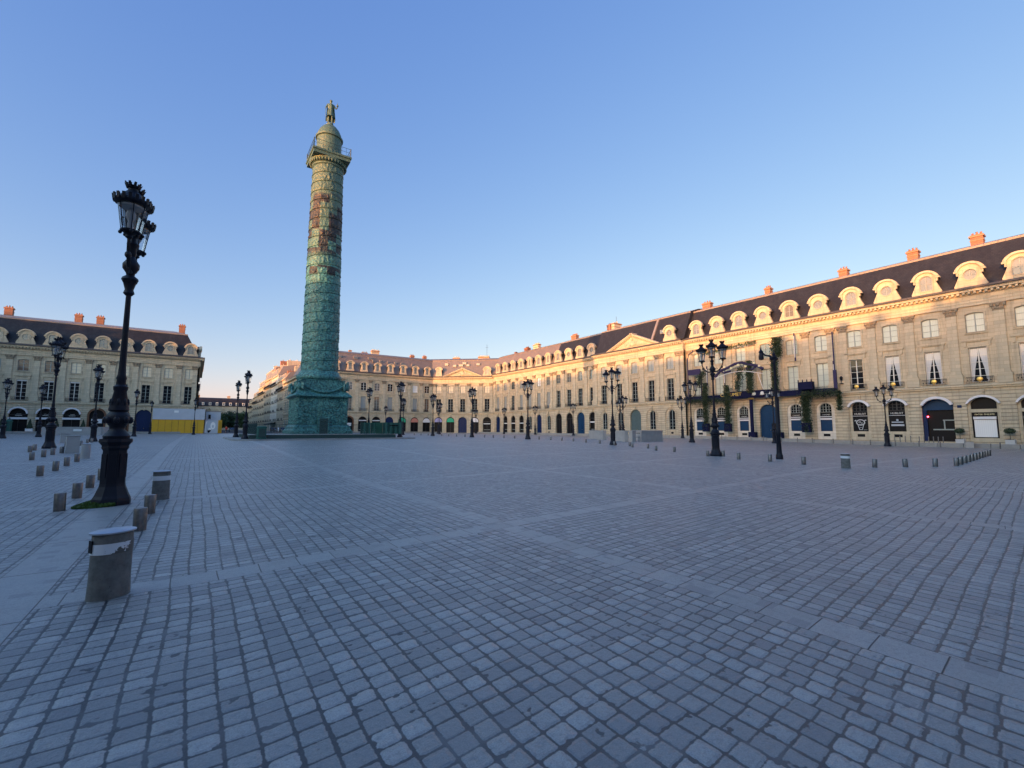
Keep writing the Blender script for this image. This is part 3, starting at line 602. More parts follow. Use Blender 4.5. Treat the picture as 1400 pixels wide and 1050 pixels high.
# watch picture on the poster: oval case with sub-dials and strap
q=MB(); q.plate(circ(0,.15,.52,.42),[circ(0,.15,.4,.31)],-.01,.0); q.plate([(-.38,-.1),(.38,-.1),(.18,-.85),(-.18,-.85)],[[(-.28,-.18),(.28,-.18),(.12,-.78),(-.12,-.78)]],-.01,0); q.plate(circ(-.1,.2,.14,.12),[circ(-.1,.2,.09,.08)],-.01,0); q.plate(circ(.16,.05,.12,.1),[circ(.16,.05,.08,.07)],-.01,0)
q.plate([(-.62,.3),(-.45,.42),(-.5,.52),(-.7,.4)],[],-.01,0); q.plate([(.45,.35),(.68,.42),(.62,.52),(.42,.45)],[],-.01,0); q.box(-.12,.14,-.01,0,-.55,-.5); q.box(.3,.7,-.01,0,-.86,-.83)
CACHE['watch']=q.mesh('poster_picture','curtain_white')
def chimney(root,x,y,z0=24.2,z1=26.0,w=1.7,d=1.1,mat='brick',pots=3):
    w*=.72; d*=.8; z1-=.35
    a=MB(); a.cur=0; a.box(-w/2,w/2,-d/2,d/2,z0,z1-.35); a.cur=1; a.box(-w/2-.12,w/2+.12,-d/2-.12,d/2+.12,z1-.35,z1-.15); a.box(-w/2-.05,w/2+.05,-d/2-.05,d/2+.05,z0+.55*(z1-z0),z0+.55*(z1-z0)+.12); a.cur=0; a.box(-w/2,w/2,-d/2,d/2,z1-.15,z1-.02)
    for i in range(pots):
        px=-w/2+w*(i+.5)/pots; a.lathe([(.13,z1-.05),(.1,z1+.28+.08*(i%2)),(.13,z1+.3+.08*(i%2))],8,px,0)
    a.build('chimney',[mat,'brick_cap' if mat=='brick' else 'brick'],root,(x,y,0))
def skylight(root,x,z,w=.7):
    d=.25+(z-18.42)/5.28*2.5; a=MB(); a.box(-w/2,w/2,-.1,.5,0,.75); a.cur=1; a.box(-w/2+.08,w/2-.08,-.12,-.1,.08,.68); a.build('skylight',['zinc','sky_glass'],root,(x,d-.1,z))
def pediment(root,cx,hw=6.9,h=2.95,z=17.92):
    a=MB(); a.plate([(-hw,0),(hw,0),(0,h)],[],-.35,.6); sl=math.atan2(h,hw)
    for s in (-1,1):
        T=Matrix.Translation((s*hw*.5,0,h*.5))@Matrix.Rotation(s*sl,4,'Y'); a.T=T; Lr=math.hypot(hw,h)/2+.35; a.box(-Lr,Lr,-.95,.7,.02,.2); a.box(-Lr+.1,Lr-.1,-.8,.1,-.16,.02)
        n=int(Lr*2/.46)
        for i in range(n): x=-Lr+.3+(2*Lr-.6)*i/(n-1); a.box(x-.1,x+.1,-.7,-.3,-.34,-.16)
        a.T=None
    o=a.build('pediment','stone_trim',root,(cx,0,z))
    b=MB(); random.seed(3); b.ball((0,-.42,1.15),.62,8,.85,.35,1.1); b.ball((0,-.5,1.95),.25,6)
    for s in (-1,1):
        for i in range(7):
            x=s*(.85+i*.42); b.ball((x,-.42,.5+random.uniform(.0,.55)*(1-i/8)+.1),.3*(1-i*.07),6,1.2,.5,random.uniform(.8,1.6))
        b.tube([(s*.5,-.45,.7),(s*1.2,-.5,1.3),(s*1.7,-.45,.95),(s*2.4,-.45,.75)],[.16,.2,.16,.08],6)
    b.build('relief','stone_dormer',o,smooth=True)
def bdg(label,x,y,ang,z,group='stone town houses round the square'):
    return thing('town_house',label,'building',(x,y,z),ang,group)
# ------------------------------------------------------------------ the houses round the square
def B(x,**k): d=dict(x=x); d.update(k); return d
T1=math.tan(R(41.4/2)); T2=math.tan(R(48.6/2))
# far short side, right of the street
rt=bdg('long far house right of the street, tall dormers in a brownish zinc roof',12.4,70.5,0,-.15)
xs=[2.3+3.884*i for i in range(9)]
shops=['dark','dark','brown','strip','strip','door_navy','colour','colour','colour']
b=[]
rn=random.Random(11)
for i,x in enumerate(xs):
    kk=dict(shop=shops[i],g=(2.5,5.3,1.2),p2=rn.choice(['sky_glass','blind_grey','dark_glass']),p1=rn.choice(['dark_glass','blind_grey','dark_glass','sky_glass']),f2='frame_white')
    if i==6: kk['lc']='teal_green'
    if i==7: kk['lc']='dusty_pink'; kk['p2']='glow_white'
    if i==8: kk['lc']='awning_white'; kk['p1']='blind_brown'
    if i==6: kk['p2']='glow_white'
    if i in(5,8): kk['p2']='dark_glass'
    if i in(7,5): kk['p1']='blind_grey'
    b.append(B(x,**kk))
rt.scale=(1,1,.975)
facade(rt,35.2,b,roof='zinc_brown',m1=T1,dorm=[(x,'tall') for x in xs],hip0=True)
for x,z in [(17,21.6),(19.2,21.6),(21.4,21.5),(23.7,21.5),(25.6,21.4),(29,21.3)]: skylight(rt,x,z,.55)
for x,z in [(7.5,22.2),(12,22.2),(16.2,22.3)]: skylight(rt,x,z,1.1)
chimney(rt,11.8,7.5,24.6,26.0,.9,.9,'stone_dormer',0); chimney(rt,19.3,7.5,24.6,26.6,3.2,1.2,'stone_dormer',6); chimney(rt,31.3,7.5,24.5,26.2,1.7,1.1); chimney(rt,35.6,7.5,24.5,26.3,1.5,1.1)
chimney(rt,16.2,8,24.8,25.7,2.4,.8,'zinc_brown',4)
# side along the street
def street_house(label,X,Y0,Y1,side,H,mat,nf,roofmat='zinc',z0=.3,base=3.8,bal=True,mans=4.0,seed=0,cat='building',group='houses along the street beyond'):
    """house whose front runs along Y at plane X; side=+1: house is on the +X side of the street"""
    L=Y1-Y0
    r=thing('street_house',label,cat,(X,(Y1 if side>0 else Y0),z0),R(-90) if side>0 else R(90),group)
    rn=random.Random(seed); n=max(2,int(L/2.9)); sp=L/n; w=MB(); holes=[]; fh=(H-base)/nf
    xs=[sp*(i+.5) for i in range(n)]
    for x in xs:
        holes.append([(x-.95,.1),(x+.95,.1),(x+.95,base-.8),(x-.95,base-.8)])
        for f in range(nf):
            z=base+f*fh+.3; holes.append([(x-.58,z),(x+.58,z),(x+.58,z+fh*.68),(x-.58,z+fh*.68)])
    w.plate([(0,-1),(L,-1),(L,H),(0,H)],holes,0,.4,False); w.box(0,L,.6,12,-1,H-.01)
    w.build('wall',mat,r)
    c=MB(); c.box(0,L,-.18,0,base-.15,base+.05); c.box(0,L,-.45,0,H-.25,H+.05)
    for f in range(1,nf): c.box(0,L,-.07,0,base+f*fh-.06,base+f*fh+.06)
    c.build('cornice','stone_trim',r)
    for x in xs:
        o=MB(); o.box(-.95,.95,0,.05,0,base-.9); o.build('shop_window','black_shop',r,(x,.3,.1))
        for f in range(nf):
            pm,fm=win_mesh(1.16,round(fh*.68,2),0,rn.choice(['dark_glass','blind_grey','dark_glass']),'frame_white',(round(fh*.34,2),)); put('window',pm,r,(x,.2,base+f*fh+.3))
    if bal:
        bk=('sbal',); 
        if bk not in CACHE:
            q=MB(); q.box(-.85,.85,-.5,0,0,.1); q.box(-.85,.85,-.5,-.46,.85,.92)
            for i in range(12): q.box(-.83+i*.15,-.81+i*.15,-.49,-.47,.1,.85)
            CACHE[bk]=q.mesh('balcony','iron')
        for f in range(nf):
            for i,x in enumerate(xs):
                if (i+f+seed)%3!=0 and f!=nf-1: put('balcony',CACHE[bk],r,(x,0,base+f*fh+.22))
        for f in [nf-1]:
            q=MB(); q.box(0.2,L-.2,-.6,0,base+f*fh+.08,base+f*fh+.2); q.box(0.2,L-.2,-.75,-.7,base+f*fh+1.0,base+f*fh+1.08)
            for i in range(int(L/.25)): q.box(.3+i*.25,.33+i*.25,-.74,-.71,base+f*fh+.2,base+f*fh+1.0)
            q.build('balcony','iron',r)
    rf=MB(); rf.prism([(-.4,H+.02),(0,H+.1),(1.6,H+mans*.8),(6,H+mans),(12,H+mans*.9),(12,H)],0,L); rf.build('roof',roofmat,r)
    for i,x in enumerate(xs):
        if i%1==0: d=MB(); d.box(x-.6,x+.6,.05,1.8,H+.3,H+mans*.62); d.cur=1; d.box(x-.38,x+.38,.0,.06,H+.55,H+mans*.52); d.build('dormer',['stone_trim','sky_glass'],r)
    for x in (.6,L-.8): q=MB(); q.box(x-.5,x+.5,3,8,H+1,H+mans+1.6); q.lathe([(.15,H+mans+1.6),(.12,H+mans+2.2)],6,x,4); q.lathe([(.15,H+mans+1.6),(.12,H+mans+2.2)],6,x,6.5); q.build('chimney','brick' if rn.random()<.6 else 'stone_trim',r)
    return r
# wing of the far right house along the street
sw=MB(); sw.box(0,.35,12.01,45,-1,16.2); sw.box(-.3,0,12,45,6.35,6.75); sw.prism(CORN,0,45,None,None) if False else None
sw.box(-.85,0,-.8,45,17.4,17.9); sw.box(-.25,0,0,45,16.0,17.4)
sw.build('side_wall','stone_wall',rt)
for i in range(11):
    y=2.4+i*3.9
    for z,h in ((1,3.6),(7.1,4),(12.9,2.3)): pm,fm=win_mesh(1.5,h,0,'dark_glass','frame_grey',(h/2,)); o=put('window',pm,rt,(-.02,y,z),R(-90)); put('frame',fm,o)
sw2=MB(); sw2.box(.3,9,12,45,-1,17.6); sw2.build('rear_wing','stone_wall',rt)
# far short side, left of the street (in shade)
lf=bdg('shaded stone house left of the street with dark slate roof and white-awning shops',-47.6,70.5,0,.15)
b=[]
shops=['awning','awning','awning','awning','brown','brown','door_navy','dark','dark']
for i,x in enumerate(xs):
    kk=dict(shop=shops[i],g=(2.7,5.6,1.2))
    kk['p2']=['blind_grey','dark_glass','dark_glass','blind_cream','blind_cream','blind_cream','blind_cream','blind_cream','blind_cream'][i]
    if i in(1,2): kk['p2']='blind_brown'
    kk['f2']='frame_grey'; kk['v1']=i<4; kk['f1']='frame_white' if i<4 else 'frame_grey'; kk['p1']='dark_glass'
    b.append(B(x,**kk))
facade(lf,35.2,b,roof='slate',m0=T1,dorm=[(x,'arch' if i%2==0 else 'round') for i,x in enumerate(xs)],hip1=True)
for x in (1.9,12.6,16.2,31.2): chimney(lf,x,6.2,24.3,26.9,1.7,1.3)
sw=MB(); sw.box(34.85,35.2,12.01,45,-1,16.2); sw.box(35.2,35.5,12,45,6.35,6.75); sw.box(35.2,36.05,-.8,45,17.4,17.9); sw.box(35.2,35.45,0,45,16.0,17.4); sw.box(26,34.9,12,45,-1,17.6); sw.build('side_wall','stone_wall',lf)
for x,z,c_ in [(8.5,.8,'planter_grey')]: pass
# dormer on the street side of this house
me,cm,pm,fm=dormer_mesh('arch'); o=put('dormer',me,lf,(35.3,3.2,18.35),R(90)); put('dormer_roof',cm,o)
# far right corner pavilion with pediment
cn=bdg('angled corner house with a sunlit pediment over blue double doors',47.6,70.5,R(-41.4),-.2)
cn.scale=(1,1,.98)
xc=[2.0,5.8,9.6,13.4,17.2]
b=[B(xc[0],shop='colour',lc='pale_violet',p2='blind_cream'),B(xc[1],shop='colour',lc='teal_green',p2='blind_cream'),B(xc[2],shop='door_navy',p2='blind_cream',g=(2.7,5.45,1.35)),B(xc[3],shop='colour',lc='awning_white',p2='blind_cream'),B(xc[4],shop='strip',sz=3.2,p2='blind_cream')]
facade(cn,19.2,b,roof='zinc_brown',m0=T1,m1=T2,dorm=[(2.0,'tall'),(17.2,'arch')])
pediment(cn,9.6,6.4,2.7)
for x,z,w_ in [(3.9,22,1.1),(6.6,21.5,1.0),(8.6,21.6,1.4),(9.6,22.3,1.3),(10.8,21.6,1.0),(14,21.9,1.2)]: skylight(cn,x,z,w_)
chimney(cn,5.5,8,24.8,25.9,3,1,'stone_dormer',5); chimney(cn,14.5,9,24.8,26.3,5,1.2,'stone_dormer',8)
q=MB(); q.tube([(15.5,9,25),(15.5,9,30)],.04,5); q.tube([(15,9,29),(16,9,29)],.03,4); q.build('antenna','iron',cn)
# long right side, from the far corner towards the camera
def side(label,Ys,Ye,z,X=62): return bdg(label,X,Ys,R(-90),z)
L1=57.8-29.3
r1=side('far stone house on the long right side with brownish roof and seven dormers',57.8,29.3,-.1)
xs=[2.56+3.984*i for i in range(7)]
sh=['door_navy','strip','strip','strip','stone_window','door_navy','stone_window']
b=[B(x,shop=sh[i],sz=3.1,g=(2.2,5.4,1.1),p2=['blind_grey','blind_grey','dark_glass','blind_grey','sky_glass','glow_white','sky_glass'][i],p1=['blind_grey','blind_grey','dark_glass','blind_grey','blind_grey','blind_grey','blind_grey'][i]) for i,x in enumerate(xs)]
facade(r1,L1,b,roof='zinc_brown',m0=T2,dorm=[(x,'arch' if i%2 else 'tall') for i,x in enumerate(xs)])
chimney(r1,8.0,7,24.4,26.4,2.2,1.5,'wood_brown',5); chimney(r1,12.2,7.4,24.4,26.9,3.4,1.2,'stone_dormer',7); chimney(r1,2,7,24.4,26,.8,.8,'iron',0)
r2=side('slate-roofed stone house between the pedimented house and its brownish-roofed neighbour',29.3,14.0,0)
xs=[1.95+3.95*i for i in range(4)]
sh=['dark','dark','door','pale_mid']
b=[B(x,shop={'pale_mid':'strip'}.get(sh[i],sh[i]),sz=3.0,g=(2.3,5.4,1.15),p2='sky_glass',p1='dark_glass',wicket=False) for i,x in enumerate(xs)]
b[2]['g']=(2.6,5.45,1.3)
facade(r2,15.3,b,roof='slate',dorm=[(x,['arch','round'][i%2]) for i,x in enumerate(xs)])
chimney(r2,.6,7,24.3,26.6,2.6,1.2,'brick',8); chimney(r2,13.6,6.5,24.3,26.9,1.5,1.3)
pv=side('central stone house of the right side with a large sunlit carved pediment',14.0,-9.2,0,61.1)
c0=11.6; xp=[c0-8.55,c0-4.13,c0,c0+4.13,c0+8.55]
b=[B(xp[0],shop='stone_window'),B(xp[1],shop='stone_window',g=(2.8,5.5,1.4)),B(xp[2],shop='door_grey',g=(2.8,5.5,1.4)),B(xp[3],shop='stone_window',g=(2.8,5.5,1.4)),B(xp[4],shop='stone_window',g=(2.8,5.5,1.4))]
for q_ in b: q_['p2']='blind_grey'; q_['p1']='dark_glass'
facade(pv,23.2,b,roof='slate',dorm=[(c0+8.7,'round')],pil=[.6,c0-6.7,c0-5.7,c0-2.05,c0+2.05,c0+5.7,c0+6.7,22.0,22.7])
pediment(pv,c0,6.9,2.95)
q=MB()
for xa in (.0,23.16):
    q.cur=0; q.prism([(.5,-1),(.02,-1),(.02,17.9),(12,17.9),(12,-1)],xa,xa+.04); q.cur=1; q.prism([(.02,17.9),(.27,18.4),(2.77,23.66),(5.2,24.6),(12,25.2),(12,17.9)],xa,xa+.04)
q.build('party_wall',['stone_wall','slate'],pv)
q=MB(); q.prism([(.18,18.5),(.1,18.9),(2.6,23.8),(2.9,23.7)],15.6,16.1); q.build('fire_wall_coping','zinc',pv)
chimney(pv,.2,7.5,24.2,26.9,1.3,3.0,'stone_dormer',2); skylight(pv,c0+6.3,20.2,.9)
q=MB(); q.tube([(.2,7.5,26),(.2,7.5,28.2)],.04,5); q.build('antenna','iron',pv)
ch=side('jeweller house hung with a navy fascia and green garlands around its blue door',-9.2,-33.35,0)
xs=[2.2+3.984*i for i in range(6)]
b=[B(x,shop='white_panel',g=(2.35,5.5,1.1),p1='blind_green',p2='blind_green') for x in xs]
b[3]=B(xs[3],shop='door',g=(2.75,5.5,1.35),p1='blind_green',p2='sky_glass',wicket=True)
facade(ch,24.15,b,roof='slate',dorm=[(x,'arch' if i%2==0 else 'round') for i,x in enumerate(xs)])
for x,w_ in ((.9,2.2),(12.4,1.2),(23.6,1.5)): chimney(ch,x,6.0,24.3,26.3,w_,1.2)
q=MB(); q.box(.15,24.0,-.95,-.4,6.55,7.35); q.box(7.6,16.2,-1.05,-.4,6.75,7.75); q.build('fascia','navy_cloth',ch)
CH=text_mesh('CHAUMET',.78,'gold',.02); put('fascia_lettering',CH,ch,(8.75,-1.07,7.25))
q=MB()
for x in (12.6,13.9,15.2): q.ball((x,-1.06,7.2),.3,6,1,.3,1); q.lathe([(.34,6.98),(.3,7.05)],10,x,-1.05)
q.build('fascia_ornament','frame_white',ch)
hb=side('near right stone house with curtained windows, watch poster and dark shopfronts',-33.35,-53.1,0)
xs=[2.07+3.984*i for i in range(5)]
b=[B(xs[0],shop='poster',watch=True,g=(2.4,5.45,.85)),B(xs[1],shop='poster',g=(2.4,5.45,.85)),B(xs[2],shop='carriage',g=(2.9,5.5,.95)),B(xs[3],shop='pale_shop',g=(2.7,5.45,.85)),B(xs[4],shop='pale_shop',g=(2.7,5.45,.85))]
for q_ in b: q_['p2']='blind_green'; q_['p1']='dark_glass'; q_['f1']='frame_white'
_shop=shop
def shop(root,b):
    if b.get('shop')!='carriage': return _shop(root,b)
    x=b['x']; a=MB(); a.plate(arch(0,2.9,3.95,5.4,.9),[],0,.1); a.box(-1.45,1.45,-.05,.1,3.8,3.95); d=a.build('door_head','door_blue',root,(x,.3,.1))
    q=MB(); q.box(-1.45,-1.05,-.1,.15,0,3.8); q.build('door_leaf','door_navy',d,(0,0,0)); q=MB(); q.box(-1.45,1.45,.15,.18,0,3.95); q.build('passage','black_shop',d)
    q=MB(); q.box(-.6,1.4,.08,.14,1.35,1.5); q.box(.35,1.4,.09,.13,2.5,2.62); q.box(.4,.52,.09,.13,1.5,2.5); q.build('glazed_screen','frame_grey',d)
    q=MB(); q.ball((-.95,-.15,3.0),.09,6); q.build('signal_lamp','red_lamp',d)
    q=MB(); q.plate(arch(0,3.0,4.5,5.55,1.0)[2:]+list(reversed(arch(0,2.5,4.5,5.25,.8)[2:])),[],-.45,0); q.build('awning','awning_white',root,(x,0,0))
facade(hb,19.75,b,roof='slate',dorm=[(x,'arch' if i%2==0 else 'round') for i,x in enumerate(xs)],m1=T2)
for i in (0,1): q=MB(); q.plate(arch(0,2.6,4.6,5.55,.9)[2:]+list(reversed(arch(0,2.1,4.6,5.27,.7)[2:])),[],-.4,0); q.build('awning','awning_white',hb,(xs[i],0,0))
for i,x in enumerate(xs):
    q=MB()
    for s in (-1,1): q.plate([(s*.7,.1),(s*.7,3.95),(s*.04,3.95),(s*.1,3.1),(s*.38,1.6),(s*.52,.1)] if s<0 else [(.52,.1),(.38,1.6),(.1,3.1),(.04,3.95),(.7,3.95),(.7,.1)],[],-.003,.0,False)
    if i>0: q.build('curtain','curtain_white',hb,(x,.235,7.02))
    q=MB(); q.ball((0,0,0),.27,8,1,.35,1); q.box(-.03,.03,-.05,.05,-.4,-.2); q.build('gilt_ornament','gold',hb,(x,-.36,7.35))
q=MB(); q.plate([(-.2,-.16),(.2,-.16),(.2,.16),(-.2,.16)],[],-.02,.0); q.build('number_plate','door_navy',hb,((xs[2]+xs[3])/2,-.01,4.25))
for x in (7.7,14,): chimney(hb,x,6.0,24.3,26.5,1.6,1.2)
q=MB(); q.box(-.2,.2,-.5,0,0,.1); q.tube([(0,-.3,.1),(0,-.3,.5)],.03); q.lathe([(.12,.5),(.2,.85),(.24,.87),(.05,1.1)],6,0,-.3); q.build('wall_lantern','iron',hb,(.35,-.1,7.85))
# --- the rest of the ring, out of the picture: it shades the square and shows in reflections
def plain_house(label,x,y,ang,L,m0=0,m1=0,hip0=False,hip1=False,n=None):
    r=bdg(label,x,y,ang,0); n=n or int(L/3.98); mg=(L-(n-1)*3.9)/2; w=MB(); holes=[]
    xs=[mg+3.9*i for i in range(n)]
    for X in xs: holes+= [arch(X,2.4,.1,5.4,1.1,6),arch(X,1.5,7,11.1,0),arch(X,1.6,12.9,15.2,0)]
    w.plate([(0,-1),(L,-1),(L,16.2),(0,16.2)],holes,0,.4,False); w.box(0,L,.45,12,-1,17.6); w.build('wall','stone_wall',r)
    c=MB(); c.prism(CORN,0,L,miter(-m0),miter(m1)); c.prism([(0,6.3),(-.36,6.5),(-.36,6.74),(0,6.84)],0,L); c.build('cornice','stone_trim',r)
    rf=MB(); e0=(lambda y:(y if hip0 else -y*m0)); e1=(lambda y:(-y if hip1 else y*m1)); prof=[(-.98,17.9),(-.1,18.3),(2.75,23.7),(5.2,24.5),(12,24.9),(12,17)]
    for (ya,za),(yb,zb) in zip(prof,prof[1:]): rf.poly([(e0(ya),ya,za),(L+e1(ya),ya,za),(L+e1(yb),yb,zb),(e0(yb),yb,zb)])
    rf.build('roof','slate',r); rf=MB(); rf.box(0,L,12,12.3,-1,19)
    for X in (L*.15,L*.4,L*.62,L*.88): chimney(r,X,6,24,26.2,1.7,1.2,'brick',0)
    return r
plain_house('stone house on the long left side, out of view',-62,-53.1,R(90),110.9,T2,T2)
plain_house('angled corner house at the far left of the square',-62,57.8,R(41.4),19.2,T2,T1)
plain_house('angled corner house at the near left behind the camera',-47.6,-65.7,R(138.6),19.2,T1,T2)
plain_house('stone house left of the street mouth behind the camera',-12.4,-65.7,R(180),35.2,0,T1,hip0=True)
plain_house('stone house right of the street mouth behind the camera',47.6,-65.7,R(180),35.2,T1,0,hip1=True)
plain_house('angled corner house at the near right beside the camera',62,-53.1,R(-131.4),19.2,T2,T1)
street_behind=[('left house of the street behind the camera',-12.5,-140,-77.8,-1),('right house of the street behind the camera',12.5,-140,-77.8,1)]
# --- street beyond the square
street_house('narrow cream street house with a bare pale end, directly behind the column plinth',12.5,115.6,133,1,18.6,'stone_street',4,mans=3.2,seed=2)
street_house('bright white-fronted street house rising behind the column plinth',12.5,133.2,151,1,21.5,'stone_pale',5,mans=4.5,seed=3)
street_house('beige street house with two long balconies and a high sunlit attic',12.5,151.2,172,1,22,'stone_street',5,'zinc_brown',mans=6,seed=4)
street_house('grey-beige street house with iron balconies, middle of the row',12.5,172.2,196,1,20.5,'stone_wall',5,'zinc_brown',mans=4.6,seed=5)
street_house('lower street house with slate roof near the end of the row',12.5,196.2,222,1,17.5,'stone_street',4,'slate',mans=3.8,seed=6)
street_house('last low street house before the trees',12.5,222.2,246,1,15.5,'stone_wall',4,mans=3,seed=7)
street_house('dark street house with iron balconies just past the shaded house left of the street',-12.5,115.6,150,-1,19,'stone_street',4,'slate',mans=3.5,seed=8)
street_house('grey street house further along the left side of the street',-12.5,150.2,200,-1,17,'stone_wall',4,'slate',mans=3.5,seed=9)
street_house('distant grey street house on the left before the palace block',-12.5,200.2,316,-1,17,'stone_wall',4,'slate',mans=3.5,seed=12)
for lb_,X_,a_,b_,s_ in street_behind: street_house(lb_,X_,a_,b_,s_,18.5,'stone_street',4,mans=4.5,seed=20+s_)
fb=thing('palace_block','long pale palace block with a blue slate roof closing the street','building',(-60,318,.3),0)
q=MB(); holes=[]
xs_=[3+4*i for i in range(30)]
for X in xs_: holes+=[arch(X,1.5,7,11,0),arch(X,1.4,12,14.6,0)]
q.plate([(0,-1),(122,-1),(122,16.6),(0,16.6)],holes,0,.4,False); q.box(0,122,.5,12,-1,16.5); q.build('wall','stone_wall',fb)
q=MB(); q.prism([(-.4,16.6),(-.4,17),(0,17.1),(3.2,22),(6,22.8),(12,22.8),(12,16.6)],0,122); q.build('roof','slate',fb)
for X in xs_: d=MB(); d.box(X-.75,X+.75,-.1,1.5,17.2,19.3); d.cur=1; d.box(X-.4,X+.4,-.14,-.1,17.5,19); d.build('dormer',['stone_white','sky_glass'],fb)
for X in (20,48,66,90): chimney(fb,X,6,22.5,24.6,2.6,1.2,'stone_dormer',4)
# ------------------------------------------------------------------ foliage helper
def leaves(mb,n,fn,size,rn):
    for _ in range(n):
        c=Vector(fn(rn)); a=Vector((rn.gauss(0,1),rn.gauss(0,1),rn.gauss(0,1))).normalized(); b=a.orthogonal().normalized(); d=a.cross(b); t=rn.uniform(0,6.28); e=b*math.cos(t)+d*math.sin(t); g=a.cross(e); s=size*rn.uniform(.6,1.3)
        mb.poly([c-e*s,c-g*s*.45,c+e*s,c+g*s*.45])
def tree(x,y,h,r,label,seed,tilt=0):
    rn=random.Random(seed); z=gz(x,y) if y<110 else .4; t=thing('street_tree',label,'tree',(x,y,z),0,'trees at the end of the street')
    q=MB(); q.tube([(0,0,0),(.1,0,h*.3),(0,.1,h*.6)],[.28,.2,.1],8); cl=[]
    for i in range(9):
        a=rn.uniform(0,6.28); e=Vector((math.cos(a)*r*.65*rn.random(),math.sin(a)*r*.65*rn.random(),h*rn.uniform(.5,.88))); q.tube([(0,0,h*.33),(e.x*.5,e.y*.5,h*.5),e],[.12,.08,.03],5); cl.append(e)
    q.build('trunk','bark',t)
    q=MB()
    def fn(rn):
        c=rn.choice(cl); return (c.x+rn.gauss(0,r*.28),c.y+rn.gauss(0,r*.28),max(h*.16,c.z-abs(rn.gauss(0,h*.22))+rn.gauss(0,h*.07)))
    leaves(q,5200,fn,.55,rn); q.build('crown','leaf' if seed%2 else 'leaf_dark',t)
for i,(x,y,h,r_,lb) in enumerate([(-14,262,11.5,5.5,'left-hand bushy tree at the end of the street'),(-7,270,12.5,5.5,'second tree from the left at the street end, tallest crown'),(-1,258,11,5,'middle tree at the street end behind the hoardings'),(5,268,12,5.5,'rounded tree right of the middle at the street end'),(11,256,11,5,'tree at the street end beside the last low house'),(-9.5,238,10,4,'darker tree nearest the shaded left house, over the graffiti panel')]):
    tree(x,y,h,r_,lb,i+1)
# ------------------------------------------------------------------ island and column
q=MB(); 
def rsq(w,h,r,n=5):
    p=[]
    for cx,cy,a0 in ((w-r,-h+r,-90),(w-r,h-r,0),(-w+r,h-r,90),(-w+r,-h+r,180)):
        for i in range(n+1): a=R(a0+90*i/n); p.append((cx+r*math.cos(a),cy+r*math.sin(a)))
    return p
def slab(mb,pts,z0,z1):
    n=len(pts); a=[mb.av((x,y,z0)) for x,y in pts]; b=[mb.av((x,y,z1)) for x,y in pts]
    for i in range(n): mb.face((a[i],a[(i+1)%n],b[(i+1)%n],b[i]))
    mb.face(b); mb.face(list(reversed(a)))
slab(q,rsq(9.5,9.3,2.2),.1,.52); struct(q.build('column_island','granite_block'))
q=MB(); slab(q,rsq(9.2,9.0,2.0),.52,.535); struct(q.build('island_paving','footway'))
vc=thing('victory_column','tall green bronze column with spiral reliefs, standing statue on top, in the middle of the square','monument',(-.1,0,.53))
def sqs(mb,w0,z0,w1,z1): 
    a=[mb.av((sx*w0,sy*w0,z0)) for sx,sy in ((-1,-1),(1,-1),(1,1),(-1,1))]; b=[mb.av((sx*w1,sy*w1,z1)) for sx,sy in ((-1,-1),(1,-1),(1,1),(-1,1))]
    for i in range(4): mb.face((a[i],a[(i+1)%4],b[(i+1)%4],b[i]))
    mb.face(b); mb.face(list(reversed(a)))
q=MB(); O=-.53
for w0,z0,w1,z1 in [(3.35,.53,3.35,1.35),(3.3,1.35,3.12,1.55),(3.12,1.55,3.12,1.75),(3.12,1.75,2.86,2.05)]: sqs(q,w0,z0+O,w1,z1+O)
q.build('plinth','bronze',vc)
# pedestal body with cast reliefs: displaced grid on the four sides
q=MB(); rn=random.Random(5)
for s in range(4):
    q.T=Matrix.Rotation(R(90*s),4,'Z'); nx,nz=90,60; idx=[]
    for j in range(nz+1):
        row=[]
        for i in range(nx+1):
            x=-2.8+5.6*i/nx; z=2.05+O+3.15*j/nz; u=i/nx; v=j/nz; e=min(i,nx-i,j,nz-j)
            d=0
            mid=abs(z-(3.82+O))<.05
            tab=(abs(x)<1.1 and z>3.95+O and z<4.9+O)
            if e>1 and not tab: 
                n1=noise.noise(Vector((x*2.4+s*9,z*2.4,1.3))); n2=noise.noise(Vector((x*6+s*5,z*6,4))); d=.09*max(0,n1+.1)+.05*n2; cell=(int((u*6))+int(v*4)*7)%3; d+=.05*(noise.noise(Vector((x*11+cell,z*4,s*3)))>.12)
                sw_=abs(math.sin(x*3.1+z*2.2+n1*3)); d+=.05*(sw_>.93)
            if mid: d=.06
            if tab: d=.05
            row.append(q.av((x,-2.8-d,z)))
        idx.append(row)
    for j in range(nz):
        for i in range(nx): q.face((idx[j][i],idx[j][i+1],idx[j+1][i+1],idx[j+1][i]))
    q.T=None
sqs(q,2.79,2.0+O,2.79,5.3+O)
q.build('pedestal','bronze',vc,smooth=True)
q=MB(); q.box(-.62,.62,-3.38,-2.7,.55+O,2.95+O); fr=q.build('door_frame','bronze',vc)
q=MB(); q.box(-.45,.45,-3.42,-3.38,.62+O,2.75+O)
for r_ in range(4):
    for c_ in (-1,1): q.ball((c_*.2,-3.42,.95+O+r_*.5),.13,6,1,.5,.9)
q.build('door','iron_green',vc)
q=MB()
for w0,z0,w1,z1 in [(2.85,5.15,2.9,5.22),(2.95,5.22,3.12,5.32),(3.22,5.32,3.22,5.42),(3.2,5.42,2.55,6.1),(2.5,6.1,2.45,7.25),(2.5,7.25,2.5,7.35)]: sqs(q,w0,z0+O,w1,z1+O)
q.build('pedestal_cornice','bronze',vc)
